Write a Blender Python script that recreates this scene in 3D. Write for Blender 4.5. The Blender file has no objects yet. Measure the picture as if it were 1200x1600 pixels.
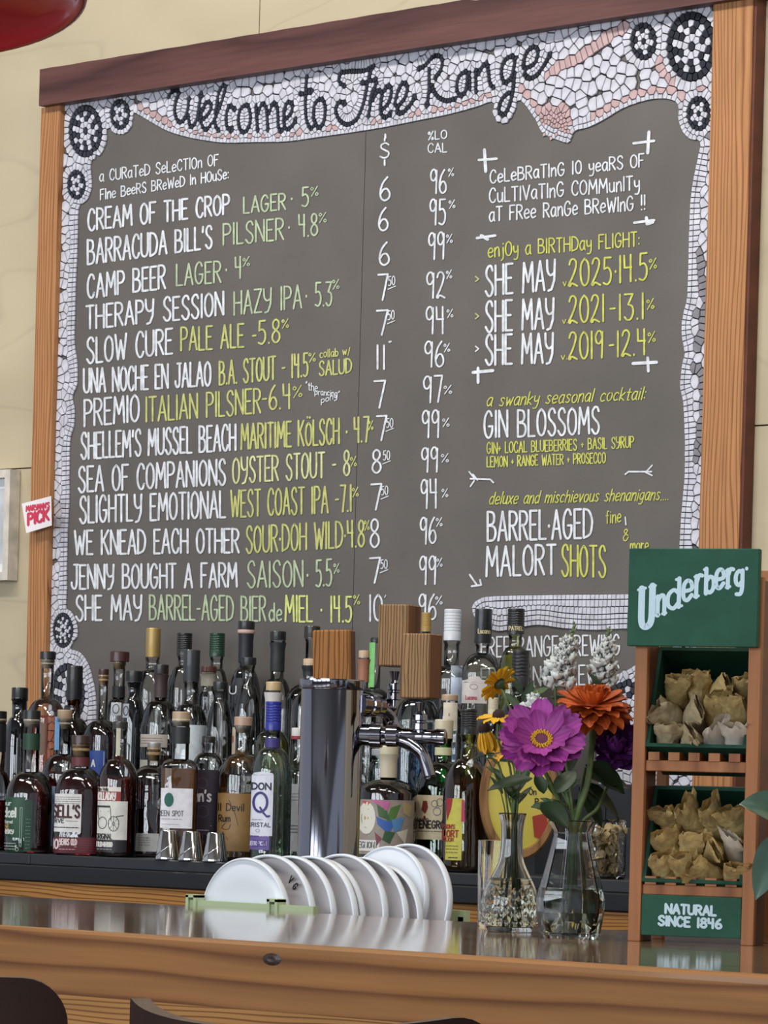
import bpy, bmesh, math, random
from mathutils import Vector, Matrix
random.seed(7)
C = bpy.context.scene.collection
sc = bpy.context.scene
R = math.radians
# ------------------------------------------------------------------ camera
TH, RHO, FPX = R(43.0), R(1.575), 5968.0
EYE = Vector((0, 0, 1.253))
FW = Vector((-math.sin(TH), math.cos(TH), 0)); RT = Vector((math.cos(TH), math.sin(TH), 0)); UP = Vector((0, 0, 1))
RC = RT * math.cos(RHO) + UP * math.sin(RHO); UC = -RT * math.sin(RHO) + UP * math.cos(RHO)
cam = bpy.data.cameras.new('camera'); camo = bpy.data.objects.new('camera', cam); C.objects.link(camo)
M = Matrix.Identity(4)
for i in range(3):
    M[i][0] = RC[i]; M[i][1] = UC[i]; M[i][2] = -FW[i]; M[i][3] = EYE[i]
camo.matrix_world = M
cam.sensor_fit = 'AUTO'; cam.sensor_width = 36; cam.lens = 36 * FPX / 1600; cam.shift_y = 447 / 1600
cam.clip_start = .05; cam.clip_end = 100
sc.camera = camo
# ------------------------------------------------------------------ light
sc.view_settings.view_transform = 'Standard'; sc.view_settings.look = 'None'
sc.view_settings.gamma = 1; sc.view_settings.use_curve_mapping = False
sc.view_settings.exposure = -0.10
w = bpy.data.worlds.new('room_daylight'); sc.world = w; w.use_nodes = True
w.node_tree.nodes['Background'].inputs[0].default_value = (.80, .87, 1, 1)
w.node_tree.nodes['Background'].inputs[1].default_value = 0.62
sc.cycles.transparent_max_bounces = 40
sc.cycles.max_bounces = 14
sc.cycles.transmission_bounces = 14
sc.cycles.caustics_reflective = False; sc.cycles.caustics_refractive = False
sc.cycles.sample_clamp_indirect = 4
def area(name, loc, target, sx, sy, power, col):
    l = bpy.data.lights.new(name, 'AREA'); l.shape = 'RECTANGLE'; l.size = sx; l.size_y = sy; l.energy = power; l.color = col
    o = bpy.data.objects.new(name, l); C.objects.link(o); o.location = loc
    o.rotation_euler = (Vector(target) - Vector(loc)).to_track_quat('-Z', 'Y').to_euler()
    return o
# daylight through the shop front windows behind the viewer, and warm ceiling spots
WINX = (-7.3, -4.9, -2.5, -.1)
for x in WINX:
    area('window_daylight', (x, -3.42, 2.35), (x - .2, 6, 2.0), 1.9, 2.5, 135, (.86, .93, 1))
for x in (-6.6, -4.6, -2.6, -.9):
    area('added_wall_wash', (x, 3.55, 4.12), (x, 5.5, 1.9), 1.1, .3, 42, (1, .95, .88))  # added fill lights brightening the back wall and shelf, no fixtures behind them
def spot(loc, target, power, size, blend, col, rad=.05):
    l = bpy.data.lights.new('ceiling_spot', 'SPOT'); l.energy = power; l.color = col; l.spot_size = R(size); l.spot_blend = blend; l.shadow_soft_size = rad
    o = bpy.data.objects.new('ceiling_spot', l); C.objects.link(o); o.location = loc
    o.rotation_euler = (Vector(target) - Vector(loc)).to_track_quat('-Z', 'Y').to_euler()
spot((-.75, 4.7, 3.9), (-.9, 5.65, 1.75), 70, 70, .8, (1, .80, .55))
spot((-6.9, 4.6, 3.9), (-6.9, 5.65, 1.45), 45, 50, .9, (1, .80, .55))
for x in (-5.6, -4.4, -3.2):
    spot((x, 4.5, 3.9), (x, 5.3, 1.25), 34, 60, .8, (1, .93, .85))
spot((-2.6, 4.0, 3.9), (-2.55, 4.1, 1.2), 42, 50, .8, (1, .82, .6))

# ------------------------------------------------------------------ picture geometry: a pixel and a plane or distance give a point
def ray(u, v): return FW + RC * ((u - 600) / FPX) + UC * ((1247 - v) / FPX)
def W(u, v, D): return EYE + ray(u, v) * D
def onY(u, v, Y):
    r = ray(u, v); return EYE + r * ((Y - EYE.y) / r.y)
def onZ(u, v, z):
    r = ray(u, v); return EYE + r * ((z - EYE.z) / r.z)
# ------------------------------------------------------------------ materials
def lin(c):
    return tuple((x / 255 / 12.92 if x / 255 <= .04045 else ((x / 255 + .055) / 1.055) ** 2.4) for x in c)
def L4(c): return (*lin(c), 1)
MATS = {}
def pbr(name, col, rough=.5, metal=0, bump=0, bscale=60, var=0, vscale=8, coat=0, spec=.5, sub=0, tr=0):
    if name in MATS: return MATS[name]
    m = bpy.data.materials.new(name); m.use_nodes = True; nt = m.node_tree; n = nt.nodes; b = n['Principled BSDF']
    b.inputs['Base Color'].default_value = L4(col); b.inputs['Roughness'].default_value = rough; b.inputs['Metallic'].default_value = metal
    b.inputs['Coat Weight'].default_value = coat; b.inputs['Specular IOR Level'].default_value = spec
    if tr: b.inputs['Transmission Weight'].default_value = tr
    if sub: b.inputs['Subsurface Weight'].default_value = sub; b.inputs['Subsurface Radius'].default_value = (.01, .01, .005)
    if bump or var:
        tc = n.new('ShaderNodeTexCoord')
    if var:
        ns = n.new('ShaderNodeTexNoise'); ns.inputs['Scale'].default_value = vscale; ns.inputs['Detail'].default_value = 6
        nt.links.new(tc.outputs['Object'], ns.inputs['Vector'])
        r = n.new('ShaderNodeValToRGB'); r.color_ramp.elements[0].position = .32; r.color_ramp.elements[1].position = .68
        r.color_ramp.elements[0].color = L4(tuple(max(0, x * (1 - var)) for x in col)); r.color_ramp.elements[1].color = L4(tuple(min(255, x * (1 + var * .5)) for x in col))
        nt.links.new(ns.outputs[0], r.inputs[0]); nt.links.new(r.outputs[0], b.inputs['Base Color'])
    if bump:
        nb = n.new('ShaderNodeTexNoise'); nb.inputs['Scale'].default_value = bscale; nb.inputs['Detail'].default_value = 5
        nt.links.new(tc.outputs['Object'], nb.inputs['Vector'])
        bp = n.new('ShaderNodeBump'); bp.inputs['Strength'].default_value = bump; bp.inputs['Distance'].default_value = .002
        nt.links.new(nb.outputs[0], bp.inputs['Height']); nt.links.new(bp.outputs[0], b.inputs['Normal'])
    MATS[name] = m; return m
def wood(name, c0, c1, c2, axis='X', rings=26, dist=2.2, rough=.5, coat=0, fibre=140, bandw=.6, off=0, var=.5, nscale=8):
    """long grain along axis: light and dark bands bent by noise, plus fine fibres"""
    m = bpy.data.materials.new(name); m.use_nodes = True; nt = m.node_tree; n = nt.nodes; lk = nt.links.new; b = n['Principled BSDF']
    tc = n.new('ShaderNodeTexCoord'); mp = n.new('ShaderNodeMapping')
    s = {'X': (.12, 1, 1), 'Y': (1, .12, 1), 'Z': (1, 1, .12)}[axis]
    mp.inputs['Scale'].default_value = s; mp.inputs['Location'].default_value = (off, off * .7, off * 1.3)
    lk(tc.outputs['Object'], mp.inputs['Vector'])
    ns = n.new('ShaderNodeTexNoise'); ns.inputs['Scale'].default_value = nscale; ns.inputs['Detail'].default_value = 2.5; lk(mp.outputs[0], ns.inputs['Vector'])
    mu = n.new('ShaderNodeMath'); mu.operation = 'MULTIPLY'; mu.inputs[1].default_value = rings; 
    sp = n.new('ShaderNodeSeparateXYZ'); lk(mp.outputs[0], sp.inputs[0])
    ad = n.new('ShaderNodeMath'); ad.operation = 'MULTIPLY_ADD'; ad.inputs[1].default_value = dist * .1
    cross = {'X': 2, 'Y': 0, 'Z': 0}[axis]
    lk(ns.outputs[0], ad.inputs[0]); lk(sp.outputs[cross], ad.inputs[2])
    lk(ad.outputs[0], mu.inputs[0])
    fr = n.new('ShaderNodeMath'); fr.operation = 'FRACT'; lk(mu.outputs[0], fr.inputs[0])
    rp = n.new('ShaderNodeValToRGB'); e = rp.color_ramp.elements
    e[0].position = 0; e[0].color = L4(c1); e[1].position = 1; e[1].color = L4(c1)
    k = rp.color_ramp.elements.new(.9); k.color = L4(c2)
    k = rp.color_ramp.elements.new(bandw); k.color = L4(c0)
    k = rp.color_ramp.elements.new(.14); k.color = L4(c0)
    lk(fr.outputs[0], rp.inputs[0])
    mp2 = n.new('ShaderNodeMapping'); mp2.inputs['Scale'].default_value = tuple(.05 if q == .12 else 1 for q in s); lk(tc.outputs['Object'], mp2.inputs['Vector'])
    n2 = n.new('ShaderNodeTexNoise'); n2.inputs['Scale'].default_value = fibre; n2.inputs['Detail'].default_value = 3; lk(mp2.outputs[0], n2.inputs['Vector'])
    mr = n.new('ShaderNodeMapRange'); mr.inputs['From Min'].default_value = .3; mr.inputs['From Max'].default_value = .7; mr.inputs['To Min'].default_value = 1 - var * .35; mr.inputs['To Max'].default_value = 1.08
    lk(n2.outputs[0], mr.inputs['Value'])
    mx = n.new('ShaderNodeVectorMath'); mx.operation = 'SCALE'; lk(rp.outputs[0], mx.inputs[0]); lk(mr.outputs[0], mx.inputs['Scale'])
    lk(mx.outputs[0], b.inputs['Base Color'])
    b.inputs['Roughness'].default_value = rough; b.inputs['Coat Weight'].default_value = coat; b.inputs['Coat Roughness'].default_value = .06; b.inputs['Specular IOR Level'].default_value = .2
    bp = n.new('ShaderNodeBump'); bp.inputs['Strength'].default_value = .25; bp.inputs['Distance'].default_value = .001
    lk(n2.outputs[0], bp.inputs['Height']); lk(bp.outputs[0], b.inputs['Normal'])
    return m
def plymat(name, a, b, c):
    m = bpy.data.materials.new(name); m.use_nodes = True; nt = m.node_tree; n = nt.nodes; lk = nt.links.new; p = n['Principled BSDF']; p.inputs['Roughness'].default_value = .5
    tc = n.new('ShaderNodeTexCoord'); mp = n.new('ShaderNodeMapping'); mp.inputs['Scale'].default_value = (.35, 1, 1); lk(tc.outputs['Object'], mp.inputs['Vector'])
    n1 = n.new('ShaderNodeTexNoise'); n1.inputs['Scale'].default_value = 3.2; n1.inputs['Detail'].default_value = 7; n1.inputs['Distortion'].default_value = .6; lk(mp.outputs[0], n1.inputs['Vector'])
    r1 = n.new('ShaderNodeValToRGB'); r1.color_ramp.elements[0].position = .36; r1.color_ramp.elements[0].color = L4(b); r1.color_ramp.elements[1].position = .62; r1.color_ramp.elements[1].color = L4(a); lk(n1.outputs[0], r1.inputs[0])
    n2 = n.new('ShaderNodeTexNoise'); n2.inputs['Scale'].default_value = 1.7; n2.inputs['Detail'].default_value = 3; lk(mp.outputs[0], n2.inputs['Vector'])
    w_ = n.new('ShaderNodeMath'); w_.operation = 'MULTIPLY'; w_.inputs[1].default_value = 9; lk(n2.outputs[0], w_.inputs[0])
    f = n.new('ShaderNodeMath'); f.operation = 'FRACT'; lk(w_.outputs[0], f.inputs[0])
    r2 = n.new('ShaderNodeValToRGB'); e = r2.color_ramp.elements; e[0].position = 0; e[0].color = (0, 0, 0, 1); e[1].position = .12; e[1].color = (0, 0, 0, 1); k = e.new(.05); k.color = (.28, .28, .28, 1); lk(f.outputs[0], r2.inputs[0])
    n3 = n.new('ShaderNodeTexNoise'); n3.inputs['Scale'].default_value = 40; mp3 = n.new('ShaderNodeMapping'); mp3.inputs['Scale'].default_value = (.08, 1, 1); lk(tc.outputs['Object'], mp3.inputs['Vector']); lk(mp3.outputs[0], n3.inputs['Vector'])
    ml = n.new('ShaderNodeMath'); ml.operation = 'MULTIPLY'; lk(r2.outputs[0], ml.inputs[0]); lk(n3.outputs[0], ml.inputs[1])
    mx = n.new('ShaderNodeMix'); mx.data_type = 'RGBA'; lk(ml.outputs[0], mx.inputs[0]); lk(r1.outputs[0], mx.inputs[6]); mx.inputs[7].default_value = L4(c); lk(mx.outputs[2], p.inputs['Base Color'])
    return m
def glassy(name, tint, edge, gloss=1.0, rough=.015):
    """thin bottle glass: clear through the middle, darker along the long path at its edges, mirror-like where it grazes"""
    if name in MATS: return MATS[name]
    m = bpy.data.materials.new(name); m.use_nodes = True; nt = m.node_tree; n = nt.nodes; lk = nt.links.new
    n.remove(n['Principled BSDF']); out = n['Material Output']
    lw = n.new('ShaderNodeLayerWeight'); lw.inputs['Blend'].default_value = .28
    mc = n.new('ShaderNodeMix'); mc.data_type = 'RGBA'; mc.inputs[6].default_value = (*tint, 1); mc.inputs[7].default_value = (*edge, 1)
    lk(lw.outputs['Facing'], mc.inputs[0])
    tr = n.new('ShaderNodeBsdfTransparent'); lk(mc.outputs[2], tr.inputs[0])
    gl = n.new('ShaderNodeBsdfGlossy'); gl.inputs['Roughness'].default_value = rough
    tc = n.new('ShaderNodeTexCoord'); nb = n.new('ShaderNodeTexNoise'); nb.inputs['Scale'].default_value = 22; lk(tc.outputs['Object'], nb.inputs['Vector'])
    bp = n.new('ShaderNodeBump'); bp.inputs['Strength'].default_value = .35; bp.inputs['Distance'].default_value = .004; lk(nb.outputs[0], bp.inputs['Height'])
    lk(bp.outputs[0], gl.inputs['Normal'])
    fr = n.new('ShaderNodeFresnel'); fr.inputs[0].default_value = 1.6
    mu = n.new('ShaderNodeMath'); mu.operation = 'MULTIPLY'; mu.use_clamp = True; mu.inputs[1].default_value = gloss * 1.5; lk(fr.outputs[0], mu.inputs[0])
    mx = n.new('ShaderNodeMixShader'); lk(mu.outputs[0], mx.inputs[0]); lk(tr.outputs[0], mx.inputs[1]); lk(gl.outputs[0], mx.inputs[2])
    lk(mx.outputs[0], out.inputs[0]); MATS[name] = m; return m
def liquid(col, clear=None):
    clear = clear if clear is not None else (.88 if min(col) > 85 else .35)
    name = 'liquid_%d_%d_%d' % col
    if name in MATS: return MATS[name]
    m = bpy.data.materials.new(name); m.use_nodes = True; nt = m.node_tree; n = nt.nodes; lk = nt.links.new
    b = n['Principled BSDF']; b.inputs['Base Color'].default_value = L4(col); b.inputs['Roughness'].default_value = .08
    tr = n.new('ShaderNodeBsdfTransparent'); q = lin(col); s = max(q) or 1; tr.inputs[0].default_value = (*[x / s * .85 for x in q], 1)
    mx = n.new('ShaderNodeMixShader'); mx.inputs[0].default_value = 1 - clear; lk(tr.outputs[0], mx.inputs[1]); lk(b.outputs[0], mx.inputs[2])
    lk(mx.outputs[0], n['Material Output'].inputs[0]); MATS[name] = m; return m
def realglass(name, col=(1, 1, 1), rough=0, ior=1.45, bump=0):
    m = bpy.data.materials.new(name); m.use_nodes = True; nt = m.node_tree; n = nt.nodes; lk = nt.links.new
    n.remove(n['Principled BSDF']); g = n.new('ShaderNodeBsdfGlass'); g.inputs['Color'].default_value = (*col, 1); g.inputs['Roughness'].default_value = rough; g.inputs['IOR'].default_value = ior
    if bump:
        tc = n.new('ShaderNodeTexCoord'); v = n.new('ShaderNodeTexVoronoi'); v.inputs['Scale'].default_value = 110; lk(tc.outputs['Object'], v.inputs['Vector'])
        bp = n.new('ShaderNodeBump'); bp.inputs['Strength'].default_value = bump; bp.inputs['Distance'].default_value = .002; lk(v.outputs[0], bp.inputs['Height']); lk(bp.outputs[0], g.inputs['Normal'])
    lk(g.outputs[0], n['Material Output'].inputs[0]); return m
def paint(col): return pbr('print_%d_%d_%d' % tuple(col), col, .55)

# ------------------------------------------------------------------ mesh helpers
class MB:
    def __init__(s): s.v = []; s.f = []
    def add(s, vs, fs):
        k = len(s.v); s.v += [tuple(p) for p in vs]; s.f += [tuple(i + k for i in f) for f in fs]; return s
    def box(s, lo, hi, M=None, bev=0):
        x0, y0, z0 = lo; x1, y1, z1 = hi
        if bev:
            b = min(bev, (x1 - x0) * .45, (y1 - y0) * .45, (z1 - z0) * .45); vs = []
            for z, q in ((z0, b), (z0 + b, 0), (z1 - b, 0), (z1, b)):
                for (x, y, dx, dy) in ((x0, y0, 1, 1), (x1, y0, -1, 1), (x1, y1, -1, -1), (x0, y1, 1, -1)):
                    if (dx * dy) > 0: pr = [(x + dx * q, y + dy * (q + b)), (x + dx * (q + b), y + dy * q)]
                    else: pr = [(x + dx * (q + b), y + dy * q), (x + dx * q, y + dy * (q + b))]
                    for (a, c) in pr: vs.append((a, c, z))
            n = 8; fs = [tuple(reversed(range(n))), tuple(range(3 * n, 4 * n))]
            for r in range(3):
                for i in range(n): fs.append((r * n + i, r * n + (i + 1) % n, (r + 1) * n + (i + 1) % n, (r + 1) * n + i))
        else:
            vs = [(x0, y0, z0), (x1, y0, z0), (x1, y1, z0), (x0, y1, z0), (x0, y0, z1), (x1, y0, z1), (x1, y1, z1), (x0, y1, z1)]
            fs = [(0, 3, 2, 1), (4, 5, 6, 7), (0, 1, 5, 4), (1, 2, 6, 5), (2, 3, 7, 6), (3, 0, 4, 7)]
        if M is not None: vs = [M @ Vector(p) for p in vs]
        return s.add(vs, fs)
    def lathe(s, prof, n=28, sq=2.0, M=None, cap0=True, cap1=True, sx=1, sy=1, facet=0):
        vs = []
        for (r, z) in prof:
            for i in range(n):
                a = 2 * math.pi * i / n; c, d = math.cos(a), math.sin(a)
                k = (abs(c) ** sq + abs(d) ** sq) ** (-1 / sq) if sq != 2 else 1
                vs.append((r * k * c * sx, r * k * d * sy, z))
        fs = []
        for j in range(len(prof) - 1):
            for i in range(n): fs.append((j * n + i, j * n + (i + 1) % n, (j + 1) * n + (i + 1) % n, (j + 1) * n + i))
        if cap0: fs.append(tuple(reversed(range(n))))
        if cap1: fs.append(tuple(range((len(prof) - 1) * n, len(prof) * n)))
        if M is not None: vs = [M @ Vector(p) for p in vs]
        return s.add(vs, fs)
    def tube(s, pts, rad, n=8, cap=True, flat=1):
        pts = [Vector(p) for p in pts]; rs = rad if isinstance(rad, (list, tuple)) else [rad] * len(pts)
        vs = []; prev = None
        for i, p in enumerate(pts):
            t = (pts[min(i + 1, len(pts) - 1)] - pts[max(i - 1, 0)])
            if t.length < 1e-9: t = Vector((0, 0, 1))
            t.normalize()
            if prev is None: a = t.orthogonal().normalized()
            else:
                a = prev - t * prev.dot(t); a = a.normalized() if a.length > 1e-6 else t.orthogonal().normalized()
            prev = a; b = t.cross(a)
            for k in range(n):
                q = 2 * math.pi * k / n; vs.append(p + (a * math.cos(q) + b * math.sin(q) * flat) * rs[i])
        fs = []
        for j in range(len(pts) - 1):
            for k in range(n): fs.append((j * n + k, j * n + (k + 1) % n, (j + 1) * n + (k + 1) % n, (j + 1) * n + k))
        if cap: fs.append(tuple(reversed(range(n)))); fs.append(tuple(range((len(pts) - 1) * n, len(pts) * n)))
        return s.add(vs, fs)
    def prism(s, poly, y0, y1, M=None, M2=None):
        """poly of (x,z) pushed from y0 (front) to y1"""
        n = len(poly); vs = [(x, y0, z) for x, z in poly] + [(x, y1, z) for x, z in poly]
        fs = [tuple(range(n)), tuple(reversed(range(n, 2 * n)))] + [(i, n + i, n + (i + 1) % n, (i + 1) % n) for i in range(n)]
        if M is not None: vs = [M @ Vector(p) for p in vs]
        return s.add(vs, fs)
    def build(s, name, mat, parent=None, smooth=False, loc=None, rot=None, angle=None):
        me = bpy.data.meshes.new(name); me.from_pydata(s.v, [], s.f)
        if smooth:
            me.shade_smooth()
            if angle: me.set_sharp_from_angle(angle=R(angle))
        me.materials.append(mat); o = bpy.data.objects.new(name, me); C.objects.link(o)
        if parent is not None: o.parent = parent
        if loc is not None: o.location = loc
        if rot is not None: o.rotation_euler = rot
        return o
def empty(name, loc=(0, 0, 0), rz=0, label=None, cat=None, group=None):
    o = bpy.data.objects.new(name, None); o.empty_display_size = .05; C.objects.link(o); o.location = loc; o.rotation_euler = (0, 0, rz)
    tag(o, label, cat, group); return o
def tag(o, label=None, cat=None, group=None, kind=None):
    if label: o['label'] = label
    if cat: o['category'] = cat
    if group: o['group'] = group
    if kind: o['kind'] = kind
    return o
def dupe(o, parent=None, loc=None, rz=None):
    c = o.copy(); C.objects.link(c)
    if parent is not None: c.parent = parent
    if loc is not None: c.location = loc
    if rz is not None: c.rotation_euler.z = rz
    for ch in list(o.children): dupe(ch, c)
    return c
def catmull(P, k=5, closed=False):
    if len(P) < 3: return list(P)
    out = []; n = len(P); rng = range(n if closed else n - 1)
    for i in rng:
        if closed: a, b, c, d = P[i - 1], P[i], P[(i + 1) % n], P[(i + 2) % n]
        else: a, b, c, d = P[max(i - 1, 0)], P[i], P[i + 1], P[min(i + 2, n - 1)]
        for j in range(k):
            t = j / k
            out.append(tuple(.5 * (2 * q1 + (-q0 + q2) * t + (2 * q0 - 5 * q1 + 4 * q2 - q3) * t * t + (-q0 + 3 * q1 - 3 * q2 + q3) * t ** 3) for q0, q1, q2, q3 in zip(a, b, c, d)))
    if not closed: out.append(tuple(P[-1]))
    return out
def resample(P, d):
    out = [P[0]]; acc = 0
    for a, b in zip(P, P[1:]):
        seg = math.dist(a, b); pos = d - acc
        while pos <= seg:
            t = pos / seg; out.append((a[0] + (b[0] - a[0]) * t, a[1] + (b[1] - a[1]) * t)); pos += d
        acc = (acc + seg) % d if seg else acc
        acc = seg - (pos - d)
    return out

# ------------------------------------------------------------------ hand lettering: every glyph is a few pen strokes, units of a tenth
G = {
'A': (5, '0,0 2.5,10 5,0|1,3.4 4,3.4'), 'B': (4.6, '0,0 0,10|~0,10 3,9.6 3.8,7.8 3,5.8 0,5.3|~0,5.3 3.6,4.8 4.6,2.6 3.4,.3 0,0'),
'C': (4.4, '~4.3,8 3.6,9.6 2,10 .6,8 0,5 .4,2 1.8,.1 3.4,.2 4.4,2'), 'D': (4.8, '0,0 0,10|~0,10 2.8,9.4 4.6,7 4.8,4.4 3.6,1.2 0,0'),
'E': (3.8, '3.8,10 0,10 0,0 3.8,0|0,5.2 3,5.2'), 'F': (3.8, '3.8,10 0,10 0,0|0,5.2 3,5.2'),
'G': (4.8, '~4.3,8.2 3.4,9.8 2,10 .5,8 0,5 .4,2 1.8,.1 3.4,.4 4.5,2.4 4.6,4.4|4.7,4.4 2.6,4.4'), 'H': (4.6, '0,0 0,10|4.6,0 4.6,10|0,5 4.6,5'),
'I': (.6, '.3,0 .3,10'), 'J': (4, '~3.4,10 3.4,3 2.8,.5 1.4,0 .2,1.2 0,2.6|1.6,10 4.4,10'), 'K': (4.6, '0,0 0,10|4.4,10 0,4.4|1.2,5.8 4.6,0'),
'L': (3.6, '0,10 0,0 3.6,0'), 'M': (6, '0,0 .6,10 3,3.4 5.4,10 6,0'), 'N': (4.8, '0,0 0,10 4.8,0 4.8,10'),
'O': (4.8, '~2.4,10 .6,8.4 0,5 .6,1.5 2.4,0 4.2,1.5 4.8,5 4.2,8.4 2.4,10'), 'P': (4.2, '0,0 0,10|~0,10 3,9.7 4.2,7.6 3.2,5.3 0,4.8'),
'Q': (5, '~2.4,10 .6,8.4 0,5 .6,1.5 2.4,0 4.2,1.5 4.8,5 4.2,8.4 2.4,10|3,2.6 5.2,-.8'), 'R': (4.4, '0,0 0,10|~0,10 3,9.7 4.2,7.7 3,5.4 0,5|1.6,5.1 4.4,0'),
'S': (4.2, '~4,8.4 3.2,9.9 1.8,10 .5,8.6 .6,6.6 2,5.2 3.6,3.8 4.1,2 3.2,.2 1.6,-.1 0,1.6'), 'T': (4.4, '0,10 4.4,10|2.2,10 2.2,0'),
'U': (4.6, '~0,10 0,3 .8,.7 2.3,0 3.8,.7 4.6,3 4.6,10'), 'V': (4.8, '0,10 2.4,0 4.8,10'), 'W': (6.6, '0,10 1.6,0 3.3,7.6 5,0 6.6,10'),
'X': (4.6, '0,0 4.6,10|0,10 4.6,0'), 'Y': (4.6, '~0,10 .3,6.4 2,4.8 4.3,5.6|4.6,10 4.2,3 2.6,0 .8,-.4'), 'Z': (4.4, '0,10 4.4,10 0,0 4.4,0'),
'a': (3.8, '~3.4,6.2 1.6,6.6 .2,4.6 0,2.4 1.2,.1 2.8,1.2 3.4,4|3.5,6.4 3.5,1.2 4,0'), 'b': (3.8, '0,10 0,0|~0,4.6 1.6,6.4 3.4,5.2 3.6,2 2,0 0,1'),
'c': (3.4, '~3.3,5.4 1.8,6.4 .4,5 0,2.6 1.2,.2 3.3,.8'), 'd': (3.8, '~3.5,4.8 1.8,6.4 .3,5 0,2.4 1.4,0 3.2,1.6|3.6,10 3.6,0'), 'e': (3.6, '~.2,3.2 3.4,3.8 3.2,5.8 1.8,6.5 .4,5 0,2.6 1.2,.1 3.5,1'),
'f': (3, '~3,9.4 1.8,9.6 1.2,7 1.2,0|0,6 2.6,6'), 'g': (3.8, '~3.4,5.8 1.6,6.5 .2,4.8 .2,2.4 1.6,.8 3.3,2.6|~3.5,6.4 3.5,0 2.6,-2.8 .6,-2.6'), 'h': (3.6, '0,10 0,0|~0,3.6 1.4,6 3,5.8 3.5,3.4 3.5,0'),
'i': (.6, '.3,6.3 .3,0|.3,8.6 .3,8.9'), 'j': (1.8, '~1.5,6.3 1.5,-1 0,-2.8|1.5,8.6 1.5,8.9'), 'k': (3.4, '0,10 0,0|3.2,6.2 0,2.8 3.4,0'), 'l': (.6, '.3,10 .3,0'),
'm': (5.6, '0,6.4 0,0|~0,4 1.2,6.2 2.5,5.6 2.8,0|~2.8,4 4,6.2 5.3,5.6 5.6,0'), 'n': (3.5, '0,6.4 0,0|~0,3.8 1.6,6.4 3.1,5.6 3.5,0'), 'o': (3.7, '~1.8,6.5 .3,5.3 0,3 .7,.7 1.9,0 3.2,1 3.7,3.3 3.2,5.7 1.8,6.5'),
'p': (3.8, '0,6.4 0,-3|~0,4.8 1.8,6.5 3.5,5 3.5,2 1.8,0 0,1.2'), 'q': (3.8, '3.5,6.4 3.5,-3|~3.5,5 1.8,6.5 .2,5 0,2 1.6,0 3.5,1.4'), 'r': (2.8, '0,6.4 0,0|~0,3.8 1.2,6 2.8,6'),
's': (3.2, '~3,5.6 1.6,6.5 .3,5.4 1.4,3.6 2.9,2 2,.1 0,.8'), 't': (2.8, '1.3,9 1.3,0 2.6,0|0,6.2 2.8,6.2'), 'u': (3.6, '~0,6.4 .2,1.4 1.6,0 3.2,1.6 3.4,6.4|3.4,6.4 3.6,0'), 'v': (3.4, '0,6.4 1.7,0 3.4,6.4'),
'w': (5, '0,6.4 1.2,0 2.5,5 3.8,0 5,6.4'), 'x': (3.4, '0,0 3.4,6.4|0,6.4 3.4,0'), 'y': (3.5, '~0,6.4 .3,3 1.6,2 3.2,3.2|~3.4,6.4 3.4,0 2.4,-2.8 .4,-2.8'), 'z': (3.2, '0,6.3 3.2,6.3 0,0 3.2,0'),
'0': (4.4, '~2.2,10 .5,8.2 0,5 .6,1.5 2.2,0 3.9,1.5 4.4,5 3.9,8.4 2.2,10'), '1': (1, '.5,0 .5,10'), '2': (4.4, '~.2,8 1,9.7 2.6,10 3.8,8.6 3.2,6 1.6,3 0,.6 .6,0 1.6,1 4.4,0'),
'3': (3.8, '0,10 3.6,10 1.6,6|~1.6,6 3.4,5.2 3.8,2.8 2.8,.4 1.2,0 0,1.2'), '4': (4.2, '0,10 .2,5.4 3.8,5.4|3.4,10 3.4,0'), '5': (4, '3.8,10 .6,10 .4,5.8|~.4,5.8 2.4,6.2 3.8,4.4 3.6,1.6 2,0 0,.6'),
'6': (4.2, '~3.2,9.8 1.2,7.4 .1,4 .4,1.2 2,0 3.8,1 4.1,3 3,4.8 1.4,4.6 .3,3'), '7': (4, '0,10 4,10 1.8,0'), '8': (4.2, '~2.1,5.4 .6,6.6 .5,8.8 2,10 3.6,8.9 3.5,6.8 2.1,5.4 .4,3.8 .1,1.6 2,0 4,1.4 3.9,3.8 2.1,5.4'),
'9': (4, '~3.7,7.6 2.8,9.8 1.2,9.8 .1,8 .6,5.8 2.2,5.4 3.6,7|3.8,9.6 3.6,4 3.4,0'), '%': (4.6, '4.2,10 .6,0|~1,9.6 .2,8 1,6.6 1.8,8 1,9.6|~3.8,3.4 3,1.8 3.8,.4 4.6,1.8 3.8,3.4'),
'$': (4, '~3.8,8.4 2.4,9.6 .6,8.6 .6,6.6 2.4,5 3.8,3.6 3.4,1.2 1.8,.4 0,1.4|2,12.6 2,11|2,-1 2,-2.6'), '&': (4.4, '~4,4 2.4,5.6 3.6,8 2,9 .8,7.4 1.8,5 .2,3.4 .6,.6 2.6,.4 4.2,2.6'),
'.': (.6, '.3,0 .3,.3'), ',': (.8, '.6,.8 0,-1.4'), "'": (.8, '.5,10 .2,7.6'), '"': (1.8, '.4,10 .2,8|1.4,10 1.2,8'), '-': (2.4, '.2,4.6 2.2,4.7'), '*': (2, '1,10 1,8|.2,9.4 1.8,8.6|1.8,9.4 .2,8.6'),
'!': (.8, '.4,10 .4,3|.4,.2 .4,0'), ':': (.6, '.3,5.8 .3,5.4|.3,1.4 .3,1'), '/': (3, '2.8,9.4 .2,-.6'), '+': (2.6, '1.3,6 1.3,2.6|0,4.3 2.6,4.3'), '|': (.6, '.3,4.2 .3,4.7'), ' ': (3, ''),
'Ö': (4.8, '~2.4,9 .6,7.6 0,4.6 .6,1.5 2.4,0 4.2,1.5 4.8,4.6 4.2,7.6 2.4,9|1.4,11 1.4,11.3|3.4,11 3.4,11.3'),
}
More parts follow.
